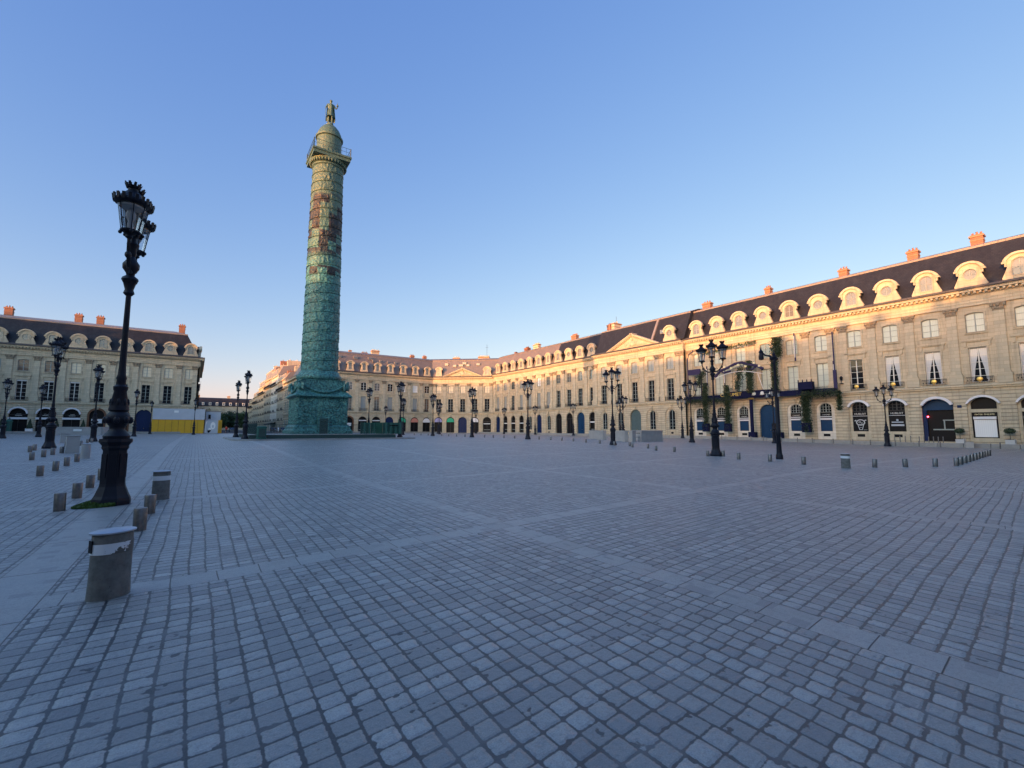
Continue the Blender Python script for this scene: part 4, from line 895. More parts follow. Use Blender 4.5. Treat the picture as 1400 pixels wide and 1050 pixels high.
for sx in (-1,1):
    for sy in (-1,1):
        e=MB(); e.T=Matrix.Translation((sx*2.62,sy*2.62,6.1+O))@Matrix.Rotation(math.atan2(sy,sx)+R(90),4,'Z')@Matrix.Scale(.8,4)
        e.ball((0,0,.55),.42,8,.85,.8,1.3); e.ball((0,-.15,1.2),.2,6); e.tube([(0,-.3,1.2),(0,-.46,1.1)],[.07,.02],5)
        for s in (-1,1): e.plate([(s*.2,.3),(s*.62,.0),(s*.75,.75),(s*.55,1.15),(s*.2,.95)],[],-.12,.12)
        e.tube([(0,.1,.2),(0,.3,-.1)],[.2,.1],6); e.T=None; e.build('eagle','bronze',vc,smooth=True)
e=MB()
for s in range(4):
    e.T=Matrix.Rotation(R(90*s),4,'Z'); e.tube([(x,-2.72-.25*(1-abs(x)/2.4),6.85-1.0*(1-(x/2.4)**2)+O) for x in [-2.3+.23*i for i in range(21)]],[.09+.09*(1-abs(-2.3+.23*i)/2.3) for i in range(21)],8)
e.T=None; e.build('garland','bronze',vc,smooth=True)
e=MB(); e.lathe([(2.3,7.3+O),(2.52,7.45+O),(2.62,7.7+O),(2.55,7.95+O),(2.4,8.1+O),(2.36,8.2+O),(2.3,8.35+O),(2.18,8.5+O)],64); e.build('base_torus','bronze',vc,smooth=True)
# shaft with the spiral frieze as real relief
e=MB(); NA,NZ=200,620; z0,z1=8.45,34.9; rows=[]
for j in range(NZ+1):
    z=z0+(z1-z0)*j/NZ; t=(z-z0)/(z1-z0); rad=2.1-.30*t**1.2; row=[]
    for i in range(NA):
        a=2*math.pi*i/NA; f=((z-8.9)/1.2-a/(2*math.pi))%1; edge=min(f,1-f)
        if edge<.045: d=.085
        else:
            X=a*2.0
            n1=noise.noise(Vector((math.cos(a)*6.5,math.sin(a)*6.5,z*1.3+math.floor((z-8.9)/1.2-a/(2*math.pi))*3.7))); n2=noise.noise(Vector((math.cos(a)*15,math.sin(a)*15,z*4.2)))
            d=(.10*max(0,n1+.2)+.045*n2)*min(1,(edge-.045)*9)*(1.25-f*.6)
        row.append(e.av(((rad+d)*math.cos(a),(rad+d)*math.sin(a),z+O)))
    rows.append(row)
for A,B_ in zip(rows,rows[1:]):
    for i in range(NA): e.face((A[i],A[(i+1)%NA],B_[(i+1)%NA],B_[i]))
e.build('shaft','bronze_column',vc,smooth=True)
e=MB(); e.lathe([(1.82,34.7+O),(1.95,34.8+O),(1.95,34.95+O),(1.85,35.0+O),(2.0,35.15+O),(2.2,35.45+O),(2.22,35.6+O),(1.9,35.62+O)],64)
for i in range(36): a=2*math.pi*i/36; e.ball((2.1*math.cos(a),2.1*math.sin(a),35.3+O),.16,5,1,1,1.5)
sqs(e,2.2,35.6+O,2.2,35.95+O); sqs(e,2.2,35.95+O,2.32,36.02+O); sqs(e,2.32,36.02+O,2.32,36.25+O)
e.build('capital','bronze_column',vc)
e=MB()
for s in range(4):
    e.T=Matrix.Rotation(R(90*s),4,'Z')
    e.tube([(-2.2,-2.2,37.3+O),(2.2,-2.2,37.3+O)],.025,5); e.tube([(-2.2,-2.2,36.8+O),(2.2,-2.2,36.8+O)],.018,4); e.tube([(-2.2,-2.2,36.25+O),(-2.2,-2.2,37.4+O)],.06,6)
    for i in range(1,8): e.tube([(-2.2+.55*i,-2.2,36.25+O),(-2.2+.55*i,-2.2,37.3+O)],.018,4)
e.T=None; e.build('gallery_railing','iron_green',vc)
e=MB(); e.lathe([(1.5,36.25+O),(1.5,38.9+O),(1.66,38.95+O),(1.68,39.15+O),(1.5,39.3+O),(1.42,39.7+O),(1.2,40.2+O),(.85,40.65+O),(.5,40.9+O),(.42,41.0+O),(.42,41.15+O),(.3,41.2+O)],40)
for i in range(20): a=2*math.pi*i/20; e.ball((1.5*math.cos(a),1.5*math.sin(a),36.7+O),.1,5,1,1,3.5)
e.build('lantern_dome','bronze_column',vc,smooth=True)
# ------------------------------------------------------------------ figures by skin modifier
def skin(name,verts,edges,radii,mat,parent=None,loc=(0,0,0),rz=0,scale=1,sub=2,root=0):
    me=bpy.data.meshes.new(name); me.from_pydata([Vector(v)*scale for v in verts],edges,[]); o=bpy.data.objects.new(name,me); COL.objects.link(o)
    md=o.modifiers.new('skin','SKIN'); 
    for i,r_ in enumerate(radii):
        sv=me.skin_vertices[0].data[i]; rr=r_ if isinstance(r_,tuple) else (r_,r_); sv.radius=(rr[0]*scale,rr[1]*scale); sv.use_root=(i==root)
    s=o.modifiers.new('sub','SUBSURF'); s.levels=sub; s.render_levels=sub
    bpy.context.view_layer.update(); m2=bpy.data.meshes.new_from_object(o.evaluated_get(bpy.context.evaluated_depsgraph_get())); bpy.data.objects.remove(o)
    m2.materials.clear(); m2.materials.append(M[mat]); m2.polygons.foreach_set('use_smooth',[True]*len(m2.polygons)); m2.name=name
    return put(name,m2,parent,loc,rz)
def human(name,mat,parent,loc,rz,scale,armL,armR,step=.1):
    V=[(0,0,.95),(0,0,1.15),(0,0,1.38),(0,0,1.5),(0,-.01,1.6),(0,-.02,1.68),(0,0,1.76),
       (.1,0,.9),(.11,-step,.5),(.11,-step*.6,.1),(.12,-step-.1,.03),(-.1,0,.9),(-.11,step*.6,.5),(-.11,step,.1),(-.12,step-.14,.03),
       (.19,0,1.42)]+armL+[(-.19,0,1.42)]+armR
    Ed=[(0,1),(1,2),(2,3),(3,4),(4,5),(5,6),(0,7),(7,8),(8,9),(9,10),(0,11),(11,12),(12,13),(13,14),(2,15)]
    nL=len(armL); Ed+=[(15+i,16+i) for i in range(nL)]; k0=16+nL; Ed+=[(2,k0)]+[(k0+i,k0+1+i) for i in range(len(armR))]
    Rr=[(.14,.11),(.13,.1),(.16,.11),.055,.075,.095,.06,.09,.062,.045,.04,.09,.062,.045,.04,.065]+[.048,.038,.03][:nL]+[.065]+[.048,.038,.03][:len(armR)]
    return skin(name,V,Ed,Rr,mat,parent,loc,rz,scale)
# statue: standing commander in tunic and cloak, one hand raised with an orb, the other on a sword
st=thing('statue','green bronze man in tunic and cloak standing on the column top','statue',(-.1,0,41.2),R(-12))
human('figure','bronze_column',st,(0,0,0),0,1.9,[(.33,-.02,1.2),(.4,-.2,1.15),(.42,-.3,1.2)],[(-.3,0,1.18),(-.3,-.14,1.02),(-.3,-.2,.98)])
e=MB(); e.lathe([(.5,1.05),(.42,1.3),(.36,1.75),(.33,2.0),(.42,2.4),(.4,2.65),(.2,2.82)],14,0,0,lambda t:1-.22*abs(math.sin(t))+.06*math.cos(9*t)); e.build('tunic','bronze_column',st,smooth=True)
e=MB()
for i in range(10):
    x0=-.55+.11*i; x1=x0+.11; yb=.32+.06*(i%2); yc=.32+.06*((i+1)%2); e.poly([(x0*1.05,yb,.55),(x1*1.05,yc,.55),(x1*.72,yc-.12,2.7),(x0*.72,yb-.12,2.7)]); e.poly([(x0*1.05,yb+.05,.55),(x1*1.05,yc+.05,.55),(x1*.72,yc-.05,2.7),(x0*.72,yb-.05,2.7)])
e.poly([(.55,.35,.6),(.62,-.05,.75),(.42,-.1,2.5),(.38,.2,2.7)]); e.build('cloak','bronze_column',st)
e=MB(); e.ball((.8,-.58,2.38),.14,8); e.tube([(.8,-.58,2.5),(.8,-.58,2.8)],[.05,.02],5); e.build('orb','bronze_column',st); e=MB(); e.tube([(-.57,-.42,1.95),(-.6,-.5,.15)],[.035,.02],5); e.box(-.67,-.47,-.44,-.38,1.82,1.86); e.build('sword','bronze_column',st)
e=MB(); e.lathe([(.17,3.18),(.19,3.22),(.17,3.28)],12,0,-.03); e.build('laurel_wreath','bronze_column',st)
e=MB(); e.box(-.36,.36,-.3,.3,0,.06); e.build('footing','bronze_column',st)
# island furniture
def railing(name,pts,z,h,label,mat='iron_green',sp=.14,group=None):
    t=thing(name,label,'railing',(pts[0][0],pts[0][1],z),0,group); q=MB(); o=Vector((*pts[0],0)); pp=MB()
    for a,b in zip(pts,pts[1:]):
        A=Vector((*a,0))-o; B_=Vector((*b,0))-o; L=(B_-A).length; n=int(L/sp); q.tube([A+Vector((0,0,h-.1)),B_+Vector((0,0,h-.1))],.02,4); q.tube([A+Vector((0,0,.12)),B_+Vector((0,0,.12))],.02,4)
        for i in range(n): p=A.lerp(B_,(i+.5)/n); pp.tube([p,p+Vector((0,0,h-.05)),p+Vector((0,0,h+.04))],[.013,.013,.002],4)
    q.build('rails',mat,t); pp.build('bars',mat,t); return t
q=MB(); slab(q,[(-7.9,-7.7),(7.0,-7.7),(7.0,6.5),(-7.9,6.5)],.53,.92); t_=thing('low_plinth','dark green stone plinth with a stepped edge under the column railing','plinth',(0,0,0)); q.build('step','iron_green',t_); q=MB(); slab(q,[(-7.7,-7.5),(6.8,-7.5),(6.8,6.3),(-7.7,6.3)],.92,.95); q.build('top','granite_block',t_)
railing('iron_railing',[(-7.2,-6.6),(4.2,-6.6)],.95,1.15,'thin green iron railing in front of the column door')
railing('iron_railing',[(-7.2,6),(-7.2,-6.6)],.95,1.15,'thin green iron railing on the left side of the column')
t=thing('site_hoarding','dark green ribbed hoarding panels right of the column base','hoarding',(3.9,-4.4,.95))
q=MB()
for A,B_ in (((0,0),(1.7,-.2)),((1.7,-.2),(1.9,-2.2)),((1.9,-2.2),(4.1,-2.5)),((4.1,-2.5),(4.6,3))):
    A=Vector((*A,0));B_=Vector((*B_,0)); n=int((B_-A).length/.3)+1
    for i in range(n):
        p=A.lerp(B_,i/n); r_=A.lerp(B_,(i+.9)/n); d=(r_-p).normalized(); nn=Vector((d.y,-d.x,0))*(.05 if i%2 else .0); q.poly([p+nn,r_+nn,r_+nn+Vector((0,0,1.35)),p+nn+Vector((0,0,1.35))]); q.poly([p-nn*.5,r_-nn*.5,r_-nn*.5+Vector((0,0,1.35)),p-nn*.5+Vector((0,0,1.35))])
q.build('panels','hoard_green',t); q=MB(); q.box(2.6,3.6,-2.62,-2.5,.95,1.05); q.build('slot','black_shop',t)
q=MB(); q.lathe([(.1,0),(.1,1.5)],8,4.1,-2.5); q.lathe([(.06,0),(.06,1.45)],8,0,0); q.build('posts','iron_green',t)
t=thing('utility_cabinet','rounded dark green cabinet beside the left island lamps','cabinet',(-6.95,-8.25,.53)); q=MB(); q.lathe([(.45,0),(.48,.03),(.48,.08),(.42,.12),(.42,1.1),(.47,1.14),(.47,1.2),(.3,1.28)],16,0,0,lambda t:1/max(abs(math.cos(t)),abs(math.sin(t)))**.6); q.build('casing','hoard_green',t); q=MB(); q.box(-.28,.28,-.475,-.45,.2,1.0); q.build('door','iron_green',t)
def topiary(x,y,z,label,kind='ball',s=1,pot='planter_grey',group='clipped shrubs in planters'):
    t=thing('potted_topiary',label,'potted shrub',(x,y,z),0,group); q=MB(); w=.36*s; q.box(-w,w,-w,w,.05,.66*s)
    for a in (-1,1): q.box(a*w-.05,a*w+.05,-w-.03,-w+.03,0,.72*s)
    q.build('planter',pot,t); q=MB(); q.box(-w+.03,w-.03,-w+.03,w-.03,.64*s,.69*s); q.build('soil','soil',t)
    rn=random.Random(int(x*7+y)); c=MB()
    if kind=='ball':
        k_=MB(); k_.tube([(0,0,.6*s),(0,0,1.35*s)],.025,5); k_.build('stem','bark',t); c.ball((0,0,1.62*s),.30*s,8,1.25,1.25,.85)
        def fn(r):
            a=Vector((r.gauss(0,1),r.gauss(0,1),r.gauss(0,1))).normalized(); return (a.x*.45*s,a.y*.45*s,1.62*s+a.z*.31*s)
        leaves(c,600,fn,.05*s,rn)
    else:
        c.lathe([(.3*s,.7*s),(.34*s,.9*s),(.2*s,1.5*s),(.03,2.1*s)],10)
        def fn(r): h=r.random(); a=r.uniform(0,6.28); q=.38*s*(1-h)+.03; return (math.cos(a)*q,math.sin(a)*q,(.7+h*1.5)*s)
        leaves(c,500,fn,.06*s,rn)
    c.build('foliage','leaf_dark',t)
topiary(61.2,-45.35,gz(61,-45)+.11,'round clipped bush in a pale square planter beside the carriage door')
topiary(61.2,-49.35,gz(61,-49)+.11,'round clipped bush in a pale square planter between the two nearest shops')
for x,lb in ((-47.2,'dark cone shrub in a white pot at the left edge'),(-43.3,'dark cone shrub in a white pot between the first two awning shops'),(-39.4,'dark cone shrub in a white pot between the second and third awning shops'),(-35.6,'dark cone shrub in a white pot right of the third awning shop'),(-31.6,'dark cone shrub in a white pot beside the brown arch')): topiary(x,69.3,gz(x,69)+.11,lb,'cone',1.25,'white_paint')
topiary(15.4,65.4,gz(15,65)+.11,'green round bush behind the column hoarding','ball',1.5,'planter_grey')
t=thing('green_kiosk','slim green kiosk between the awning shops on the shaded side','kiosk',(-42.0,68.2,gz(-42,68)+.1)); q=MB(); q.lathe([(.5,0),(.5,.2),(.42,.3),(.42,2.1),(.55,2.2),(.5,2.35),(.1,2.8)],12); q.build('body','hoard_green',t); q=MB(); q.ball((0,0,2.9),.1,6); q.build('finial','iron',t)
# parapets of the underground entrances
def parapet(label,segs,z,h,gap=None):
    t=thing('granite_parapet',label,'parapet wall',(segs[0][0][0],segs[0][0][1],z),0,'granite walls round underground entrances'); o=Vector((*segs[0][0],0))
    for a,b in segs:
        A=Vector((*a,0))-o; B_=Vector((*b,0))-o; d=(B_-A); L=d.length; ang=math.atan2(d.y,d.x); q=MB(); n=max(1,round(L/2.2))
        for i in range(n): q.box(L*i/n+.008,L*(i+1)/n-.008,-.2,.2,-.2,h-.14)
        q.box(-.03,L+.03,-.24,.24,h-.14,h); q.build('wall_panel','granite_light',t,A[:],ang)
    return t
pp_=parapet('pale granite parapet with a dark slot right of the three-arm lamp',[((27.4,-19),(26.2,-22.5)),((25.2,-24.8),(24.3,-27.4)),((24.6,-27.7),(25.3,-27.6)),((26.3,-27.45),(31.2,-26.4)),((31.2,-26.4),(34,-20))],.2,1.2)
q=MB(); q.box(0,1.2,-.02,.02,.9,.95); q.box(0,1.2,-.02,.02,.5,.53); q.box(0,.04,-.03,.03,0,.95); q.build('handrail','iron',pp_,(25.2-27.4,-27.6+19,0),.1)
parapet('long low granite parapet in front of the shaded awning shops',[((-32.4,42),(-25.2,42)),((-25.2,42),(-25,48))],.55,1.25)
q=thing('notice_board','small bright notice on the granite parapet, left side','sign',(-28.6,41.72,1.0)); a=MB(); a.box(0,1.0,0,.03,.1,.45); a.build('panel','white_paint',q); a=MB(); a.box(-.04,1.04,.03,.05,.05,.5); a.build('frame','frame_grey',q)
# yellow hoarding at the shaded corner
t=thing('shop_hoarding','bright yellow hoarding with grey sheeting above, at the corner of the shaded house','hoarding',(-20.4,68.7,.42))
q=MB()
for i in range(8): q.box(i*1.2+.01,(i+1)*1.2-.01,-.03+.02*(i%2),.04,0,3.15)
q.box(9.58,9.66,0,6,0,3.15); q.build('panels','yellow_paint',t); q=MB(); [q.box(1.2*i-.02,1.2*i+.02,-.055,-.031,0,3.15) for i in range(9)]; q.build('joint_strips','wood_brown',t); q=MB(); q.box(.1,9.7,-.1,1.7,3.15,3.22); q.box(.1,9.7,.02,1.7,3.22,5.6); q.build('sheeting','grey_sheet',t); q=MB(); q.box(3.9,4.7,-.02,.02,4.7,5.2); q.build('notice','white_paint',t)
t=thing('graffiti_panel','grey panel with a white painted figure beside the yellow hoarding','panel',(-10.6,69.2,.45)); q=MB(); q.box(0,2.6,0,.08,0,3.0); q.build('panel','grey_sheet',t)
q=MB(); q.plate(circ(1.6,1.75,.5,.85),[circ(1.6,1.6,.18,.35)],-.02,0); q.plate(circ(1.0,.95,.28,.3),[],-.02,0); q.plate([(.05,.1),(.25,.1),(.3,2.2),(.5,2.9),(.2,2.6),(.05,1.6)],[],-.02,0); q.build('painted_figure','white_paint',t); q=MB(); q.plate([(.55,.65),(1.2,.8),(1.25,.55),(.95,.15),(.65,.1)],[],-.035,-.02); q.build('painted_shape','black_shop',t)
q=MB(); q.box(2.6,2.75,-.1,1.2,0,3.05); q.box(2.75,3.4,.6,.7,0,3.1); q.build('end_board','yellow_paint',t)
t=thing('grey_cabin','grey site cabin above the graffiti panel','cabin',(-10.5,71.0,.45)); q=MB(); q.box(0,3,0,2.4,0,5.1); q.cur=1; q.box(.5,1.0,-.03,0,3.4,4.4); q.build('shell',['grey_sheet','black_shop'],t); q=MB(); q.box(-.1,3.1,-.1,2.5,5.1,5.25); q.build('roof','zinc',t)
# ------------------------------------------------------------------ lamps
lamp=thing('street_lamp','','street lamp')
def octo(t): 
    a=(t%(math.pi/4))-math.pi/8; return 1/math.cos(a)
q=MB(); q.lathe([(.335,0),(.335,.08),(.32,.14),(.29,.2),(.275,.24),(.225,.38),(.215,.44),(.205,1.12),(.235,1.17),(.23,1.22),(.29,1.3),(.28,1.36)],8,0,0,None,.5)
for i in range(8):
    a=2*math.pi*i/8; q.T=Matrix.Rotation(a,4,'Z'); q.box(.17,.205,-.05,.05,.56,1.05); q.T=None
q.build('pedestal','iron',lamp)
q=MB(); q.lathe([(.22,1.36),(.23,1.42),(.17,1.5),(.13,1.56),(.135,1.62),(.19,1.7),(.215,1.77),(.195,1.86),(.145,1.93),(.175,1.96),(.17,2.0),(.105,2.36),(.122,2.4),(.126,2.46),(.086,2.5),(.08,2.6),(.092,2.64),(.07,2.72),(.06,2.9),(.047,4.45)],16)
for i in range(8):
    a=2*math.pi*i/8; q.ball((.2*math.cos(a),.2*math.sin(a),1.75),.06,5,1,1,1.3); 
    q.ball((.14*math.cos(a),.14*math.sin(a),2.12),.03,4,1,1,3)
q.build('pole','iron',lamp,smooth=True)
q=MB(); q.lathe([(.06,4.45),(.10,4.5),(.075,4.58),(.11,4.72),(.15,4.8),(.14,4.84),(.07,4.9),(.08,4.95),(.145,5.05),(.15,5.15),(.09,5.25),(.06,5.32),(.08,5.38),(.07,5.5),(.1,5.56),(.11,5.6),(.06,5.66),(.055,5.74),(.1,5.78)],12)
for i in range(6): a=2*math.pi*i/6; q.ball((.11*math.cos(a),.11*math.sin(a),4.78),.035,4,1,1,1.6)
q.build('capital','iron',lamp,smooth=True)
# arm: S-curve with scroll and leaf, its lantern seat at the end
q=MB(); pts=[(0,0,4.98),(.14,0,4.94),(.28,0,4.95),(.42,0,5.02),(.54,0,5.14),(.62,0,5.28),(.66,0,5.4),(.67,0,5.54)]; q.tube(pts,[.05,.045,.04,.038,.036,.034,.032,.03],6)
q.tube([(.3,0,4.98),(.36,0,4.84),(.46,0,4.84),(.48,0,4.94),(.42,0,4.95)],[.02,.02,.018,.015,.012],5); q.tube([(.12,0,4.98),(.2,0,5.12),(.3,0,5.14),(.33,0,5.06)],[.02,.018,.015,.012],5); q.lathe([(.035,5.5),(.07,5.53),(.06,5.57),(.1,5.6)],10,.67,0); q.ball((.6,0,5.18),.06,5,1,1,1.3)
arm=q.mesh('arm','iron',True)
q=MB(); q.lathe([(.03,0),(.12,.03),(.15,.05),(.155,.08),(.13,.085)],12)
for i in range(6): a=2*math.pi*i/6+.26; q.tube([(.145*math.cos(a),.145*math.sin(a),.06),(.235*math.cos(a),.235*math.sin(a),.64)],.012,4); q.ball((.16*math.cos(a),.16*math.sin(a),.03),.035,4,1,1,1.2)
q.lathe([(.25,.62),(.285,.64),(.30,.67),(.29,.71),(.26,.73),(.2,.8),(.11,.9),(.085,.93),(.085,.97),(.13,1.03),(.05,1.05)],18)
for i in range(18):
    a=2*math.pi*i/18; c_,s_=math.cos(a),math.sin(a); q.T=Matrix.Rotation(a,4,'Z')@Matrix.Translation((.292,0,.7)); q.plate([(-.0,-.05),(.015,-.05),(.035,.075),(.0,.06)],[],-.028,.028); q.T=None
for i in range(9):
    a=2*math.pi*i/9; q.T=Matrix.Rotation(a,4,'Z')@Matrix.Translation((.1,0,1.0)); q.plate([(-.01,-.02),(.01,-.02),(.05,.095),(.025,.07),(.0,.085)],[],-.022,.022); q.T=None
lan=q.mesh('lantern','iron')
q=MB(); q.lathe([(.14,.085),(.232,.62)],12); q.f=q.f[:-2]; q.mi=q.mi[:-2]; lgl=q.mesh('lantern_pane','lantern_glass')
q=MB(); q.lathe([(.04,.1),(.05,.2),(.04,.26),(.075,.34),(.085,.42),(.06,.5),(.03,.54)],10); q.lathe([(.2,.56),(.21,.6),(.05,.63)],14); lbu=q.mesh('burner','grey_sheet',True)
def put_lantern(x,z):
    o=put('lantern',lan,lamp,(x,0,z)); put('lantern_pane',lgl,o); put('burner',lbu,o)
put_lantern(0,5.78)
for s in (1,-1): put('arm',arm,lamp,(0,0,0),0 if s>0 else math.pi); put_lantern(s*.67,5.6)
index_kids()
LP=[(-13.7,-46.9,0,'nearest three-lantern lamp, big in the left foreground with moss at its foot'),(-19.6,-20.6,0,'second lamp on the left, beyond the foreground bollards'),(-19.75,-5.1,0,'third lamp of the left row, in front of the brown arches'),(-19.65,9.5,0,'fourth lamp of the left row, just right of the big foreground lamp'),(-19.6,25.8,0,'lamp of the left row standing before the blue door of the shaded house'),
 (-8.25,-6.9,0,'front left lamp on the column island beside the green cabinet'),(-8.3,4.8,0,'rear left lamp on the column island'),(8.3,-5.6,0,'lamp on the right corner of the column island, right of the green hoarding'),(7.6,4.6,0,'rear right lamp on the column island, seen over the hoarding'),
 (12.67,-44.33,0,'nearest lamp on the right, large among the bollards'),(17.9,-31.5,0,'lamp in front of the pale granite parapet'),(18.7,-17.9,0,'third lamp of the right row, in front of the navy door'),(18.66,-5.2,0,'fourth lamp of the right row, before the corner house'),(19.27,8.65,0,'fifth lamp of the right row, left of the corner pediment'),(19.6,22.4,0,'sixth lamp of the right row, before the green lunette shop'),
 (51.0,-41.4,0,'lamp before the watch poster shops on the right footway'),(32.3,-29.6,0,'lamp left of the garlanded jeweller, taller of the pair'),(53.6,-13.6,0,'lamp at the edge of the pedimented house, shorter of the pair'),(44,-9.5,0,'lamp before the left bay of the pedimented house'),(53.3,-.5,0,'lamp before the central door of the pedimented house'),(53,12.2,0,'lamp before the blue door left of the pedimented house'),(53.2,25.6,0,'lamp beside the black shops of the long right side'),(53.5,39.2,0,'lamp before the first arches next to the corner house'),(52.5,52,0,'small distant lamp at the right end of the corner house'),
 (38,46,0,'distant lamp before the corner house door'),(30.5,29.5,0,'distant lamp left of the corner house, behind the fifth lamp'),(26.5,52,0,'distant lamp before the navy door of the far house'),(-12.6,45,0,'lamp standing before the yellow hoarding'),(-30.3,16,0,'lamp at the left edge of the picture'),(-29,24,0,'lamp before the first awning shops, left side'),(-20,60,0,'small distant lamp at the left end of the yellow hoarding'),(46.5,-31.5,0,'lamp beside the blue jeweller door')]
first=True
for x,y,rz,lb in LP:
    z=gz(x,y)+(.12 if abs(x)<10 and abs(y)<10 else 0)
    z=.53 if abs(x)<10 and abs(y)<10 else z
    if (53<=x) : z+=.0
    if first: lamp.location=(x,y,z); lamp.rotation_euler=(0,0,R(90)); lamp['label']=lb; lamp['group']='three-lantern street lamps'; first=False
    else: dup(lamp,(x,y,z),R(90)+rz,lb)
# single dark bracket pole on the right
t=thing('bracket_pole','thin black pole with a curved bracket and spikes, right of the nearest right lamp','pole',(13.0,-47.7,0),R(115))
q=MB(); q.lathe([(.17,0),(.17,.2),(.14,.26),(.13,.34),(.1,1.2),(.12,1.24),(.13,1.5),(.085,1.6),(.07,3.4),(.06,5.1),(.09,5.2),(.05,5.3)],12); q.build('pole','iron',t,smooth=True)
q=MB(); q.lathe([(.05,5.28),(.1,5.34),(.13,5.42),(.06,5.5),(.08,5.56),(.02,5.7),(.001,5.85)],10); q.tube([(0,0,5.25),(.2,0,5.5),(.42,0,5.55),(.58,0,5.75)],[.06,.055,.05,.04],6); q.tube([(0,0,5.0),(.18,0,5.2),(.1,0,5.32)],.025,5); q.ball((.12,0,5.35),.1,6); q.ball((-.12,0,5.3),.09,6); q.build('bracket','iron',t)
q=MB(); q.lathe([(.04,5.3),(.12,5.34),(.13,5.5),(.08,5.68),(.12,5.76),(.04,5.86),(.001,6.1)],10,.6,0); q.build('fitting','iron',t)
# ------------------------------------------------------------------ bollards
rnb=random.Random(4)
q=MB(); q.lathe([(.088,0),(.088,.345),(.083,.352),(.02,.354)],24); q.cur=0
bm=q.mesh('bollard','steel',True)
bm.name='steel_bollard'
def boll(x,y,lb,g,s=1): 
    o=put('steel_bollard',bm,None,(x,y,gz(x,y)-.01)); o.rotation_euler=(rnb.gauss(0,.015),rnb.gauss(0,.015),rnb.random()*6); o.scale=(s,s,s); return tag(o,lb,'bollard',g)
for i,(x,y) in enumerate([(-12.97,-50.32),(-12.96,-48.61)]): boll(x,y,['steel bollard just behind the big foreground drum','second steel bollard behind the foreground drum, before the banded drum'][i],'bollards along the smooth paving strip')
for i,(x,y) in enumerate([(-14.4,-47.32),(-14.47,-45.31),(-14.55,-43.19),(-14.6,-41.0)]): boll(x,y,['nearest steel bollard left of the mossy lamp foot','second steel bollard left of the big lamp','third steel bollard, close beside the big lamp foot','steel bollard half hidden behind the big lamp foot'][i],'bollards left of the nearest lamp')
for i,(x,y) in enumerate([(-16.36,-38.82),(-16.35,-36.9),(-16.41,-34.84),(-16.45,-32.7)]): boll(x,y,'steel bollard in the middle left row, %s from the camera'%ordw(i),'bollards of the middle left row')
for i,(x,y) in enumerate([(-18.2,-30.88),(-18.2,-29.0),(-18.18,-27.4),(-18.1,-26.0)]): boll(x,y,'steel bollard in the far left row, %s from the camera'%ordw(i),'bollards of the far left row')
for i,(x,y) in enumerate([(-19.6,-24.49),(-19.8,-22.7),(-19.2,-18.5),(-18.8,-16.5),(-19.4,-10),(-19.4,-8.2),(-19.3,0.5),(-19.2,2.5)]): boll(x,y,'steel bollard around the foot of the second and third left lamps, %s from the camera'%ordw(i),'bollards near the left lamp row')
RB=[(10.13,-50.07),(10.77,-48.3),(11.06,-46.57),(12.77,-44.72),(12.0,-44.24),(14.18,-40.42),(14.6,-38.62),(16.36,-36.5),(16.4,-34.94),(17.64,-33.6),(17.29,-32.21),(18.52,-29.28),(18.86,-27.1),(19.41,-24.71),(19.51,-22.79),(19.77,-20.66),(19.53,-18.9),(19.5,-16.5),(19.6,-14),(19.7,-11.5),(19.7,-9),(19.7,-6.8),(19.7,-3.8),(19.8,-1.2),(19.8,1.4),(19.8,4),(19.9,6.6),(19.9,9.4),(20,12),(20,15),(20,18)]
for i,(x,y) in enumerate(RB): boll(x,y,'steel bollard in the long right row, %s from the near end'%ordw(i),'bollards of the long right row')
for i,(x,y) in enumerate([(10.88,-52.44),(12.18,-53.1),(13.48,-53.75)]): boll(x,y,'steel bollard in the near right line after the round drum, %s from the drum'%ordw(i),'bollards right of the banded drum')
for i in range(11): boll(14.76+i*1.24,-54.15+.1*i,'closely set steel bollard in the receding line at far right, %s from its near end'%ordw(i),'closely set bollards at the right')
for i in range(14):
    x=53.9; y=-40.3-.0-i*.0
# thin upright posts before the carriage door and at the kerb
q=MB(); q.lathe([(.045,0),(.045,.92),(.03,.96),(.005,.98)],12); pm_=q.mesh('door_post','steel',True)
for i in range(6):
    o=put('door_post',pm_,None,(59.8,-38.6-.52*i,gz(60,-40)+.1)); tag(o,'thin steel post left of the carriage door, %s from the left'%ordw(i),'post','thin posts left of the carriage door')
    o=put('door_post',pm_,None,(58.2,-42.4-.42*i,gz(60,-43)+.1)); tag(o,'thin steel post across the carriage door, %s from the left'%ordw(i),'post','thin posts across the carriage door')
q=MB(); q.lathe([(.05,0),(.05,.6),(.04,.63),(.005,.64)],12); kp=q.mesh('kerb_post','steel',True)
for i in range(16):
    y=-51.8+i*2.05+.3*(i%3==0); o=put('kerb_post',kp,None,(53.0,y,gz(53,y))); tag(o,'short steel post before the granite blocks on the right, %s from the near end'%ordw(i),'post','short posts before the granite blocks')
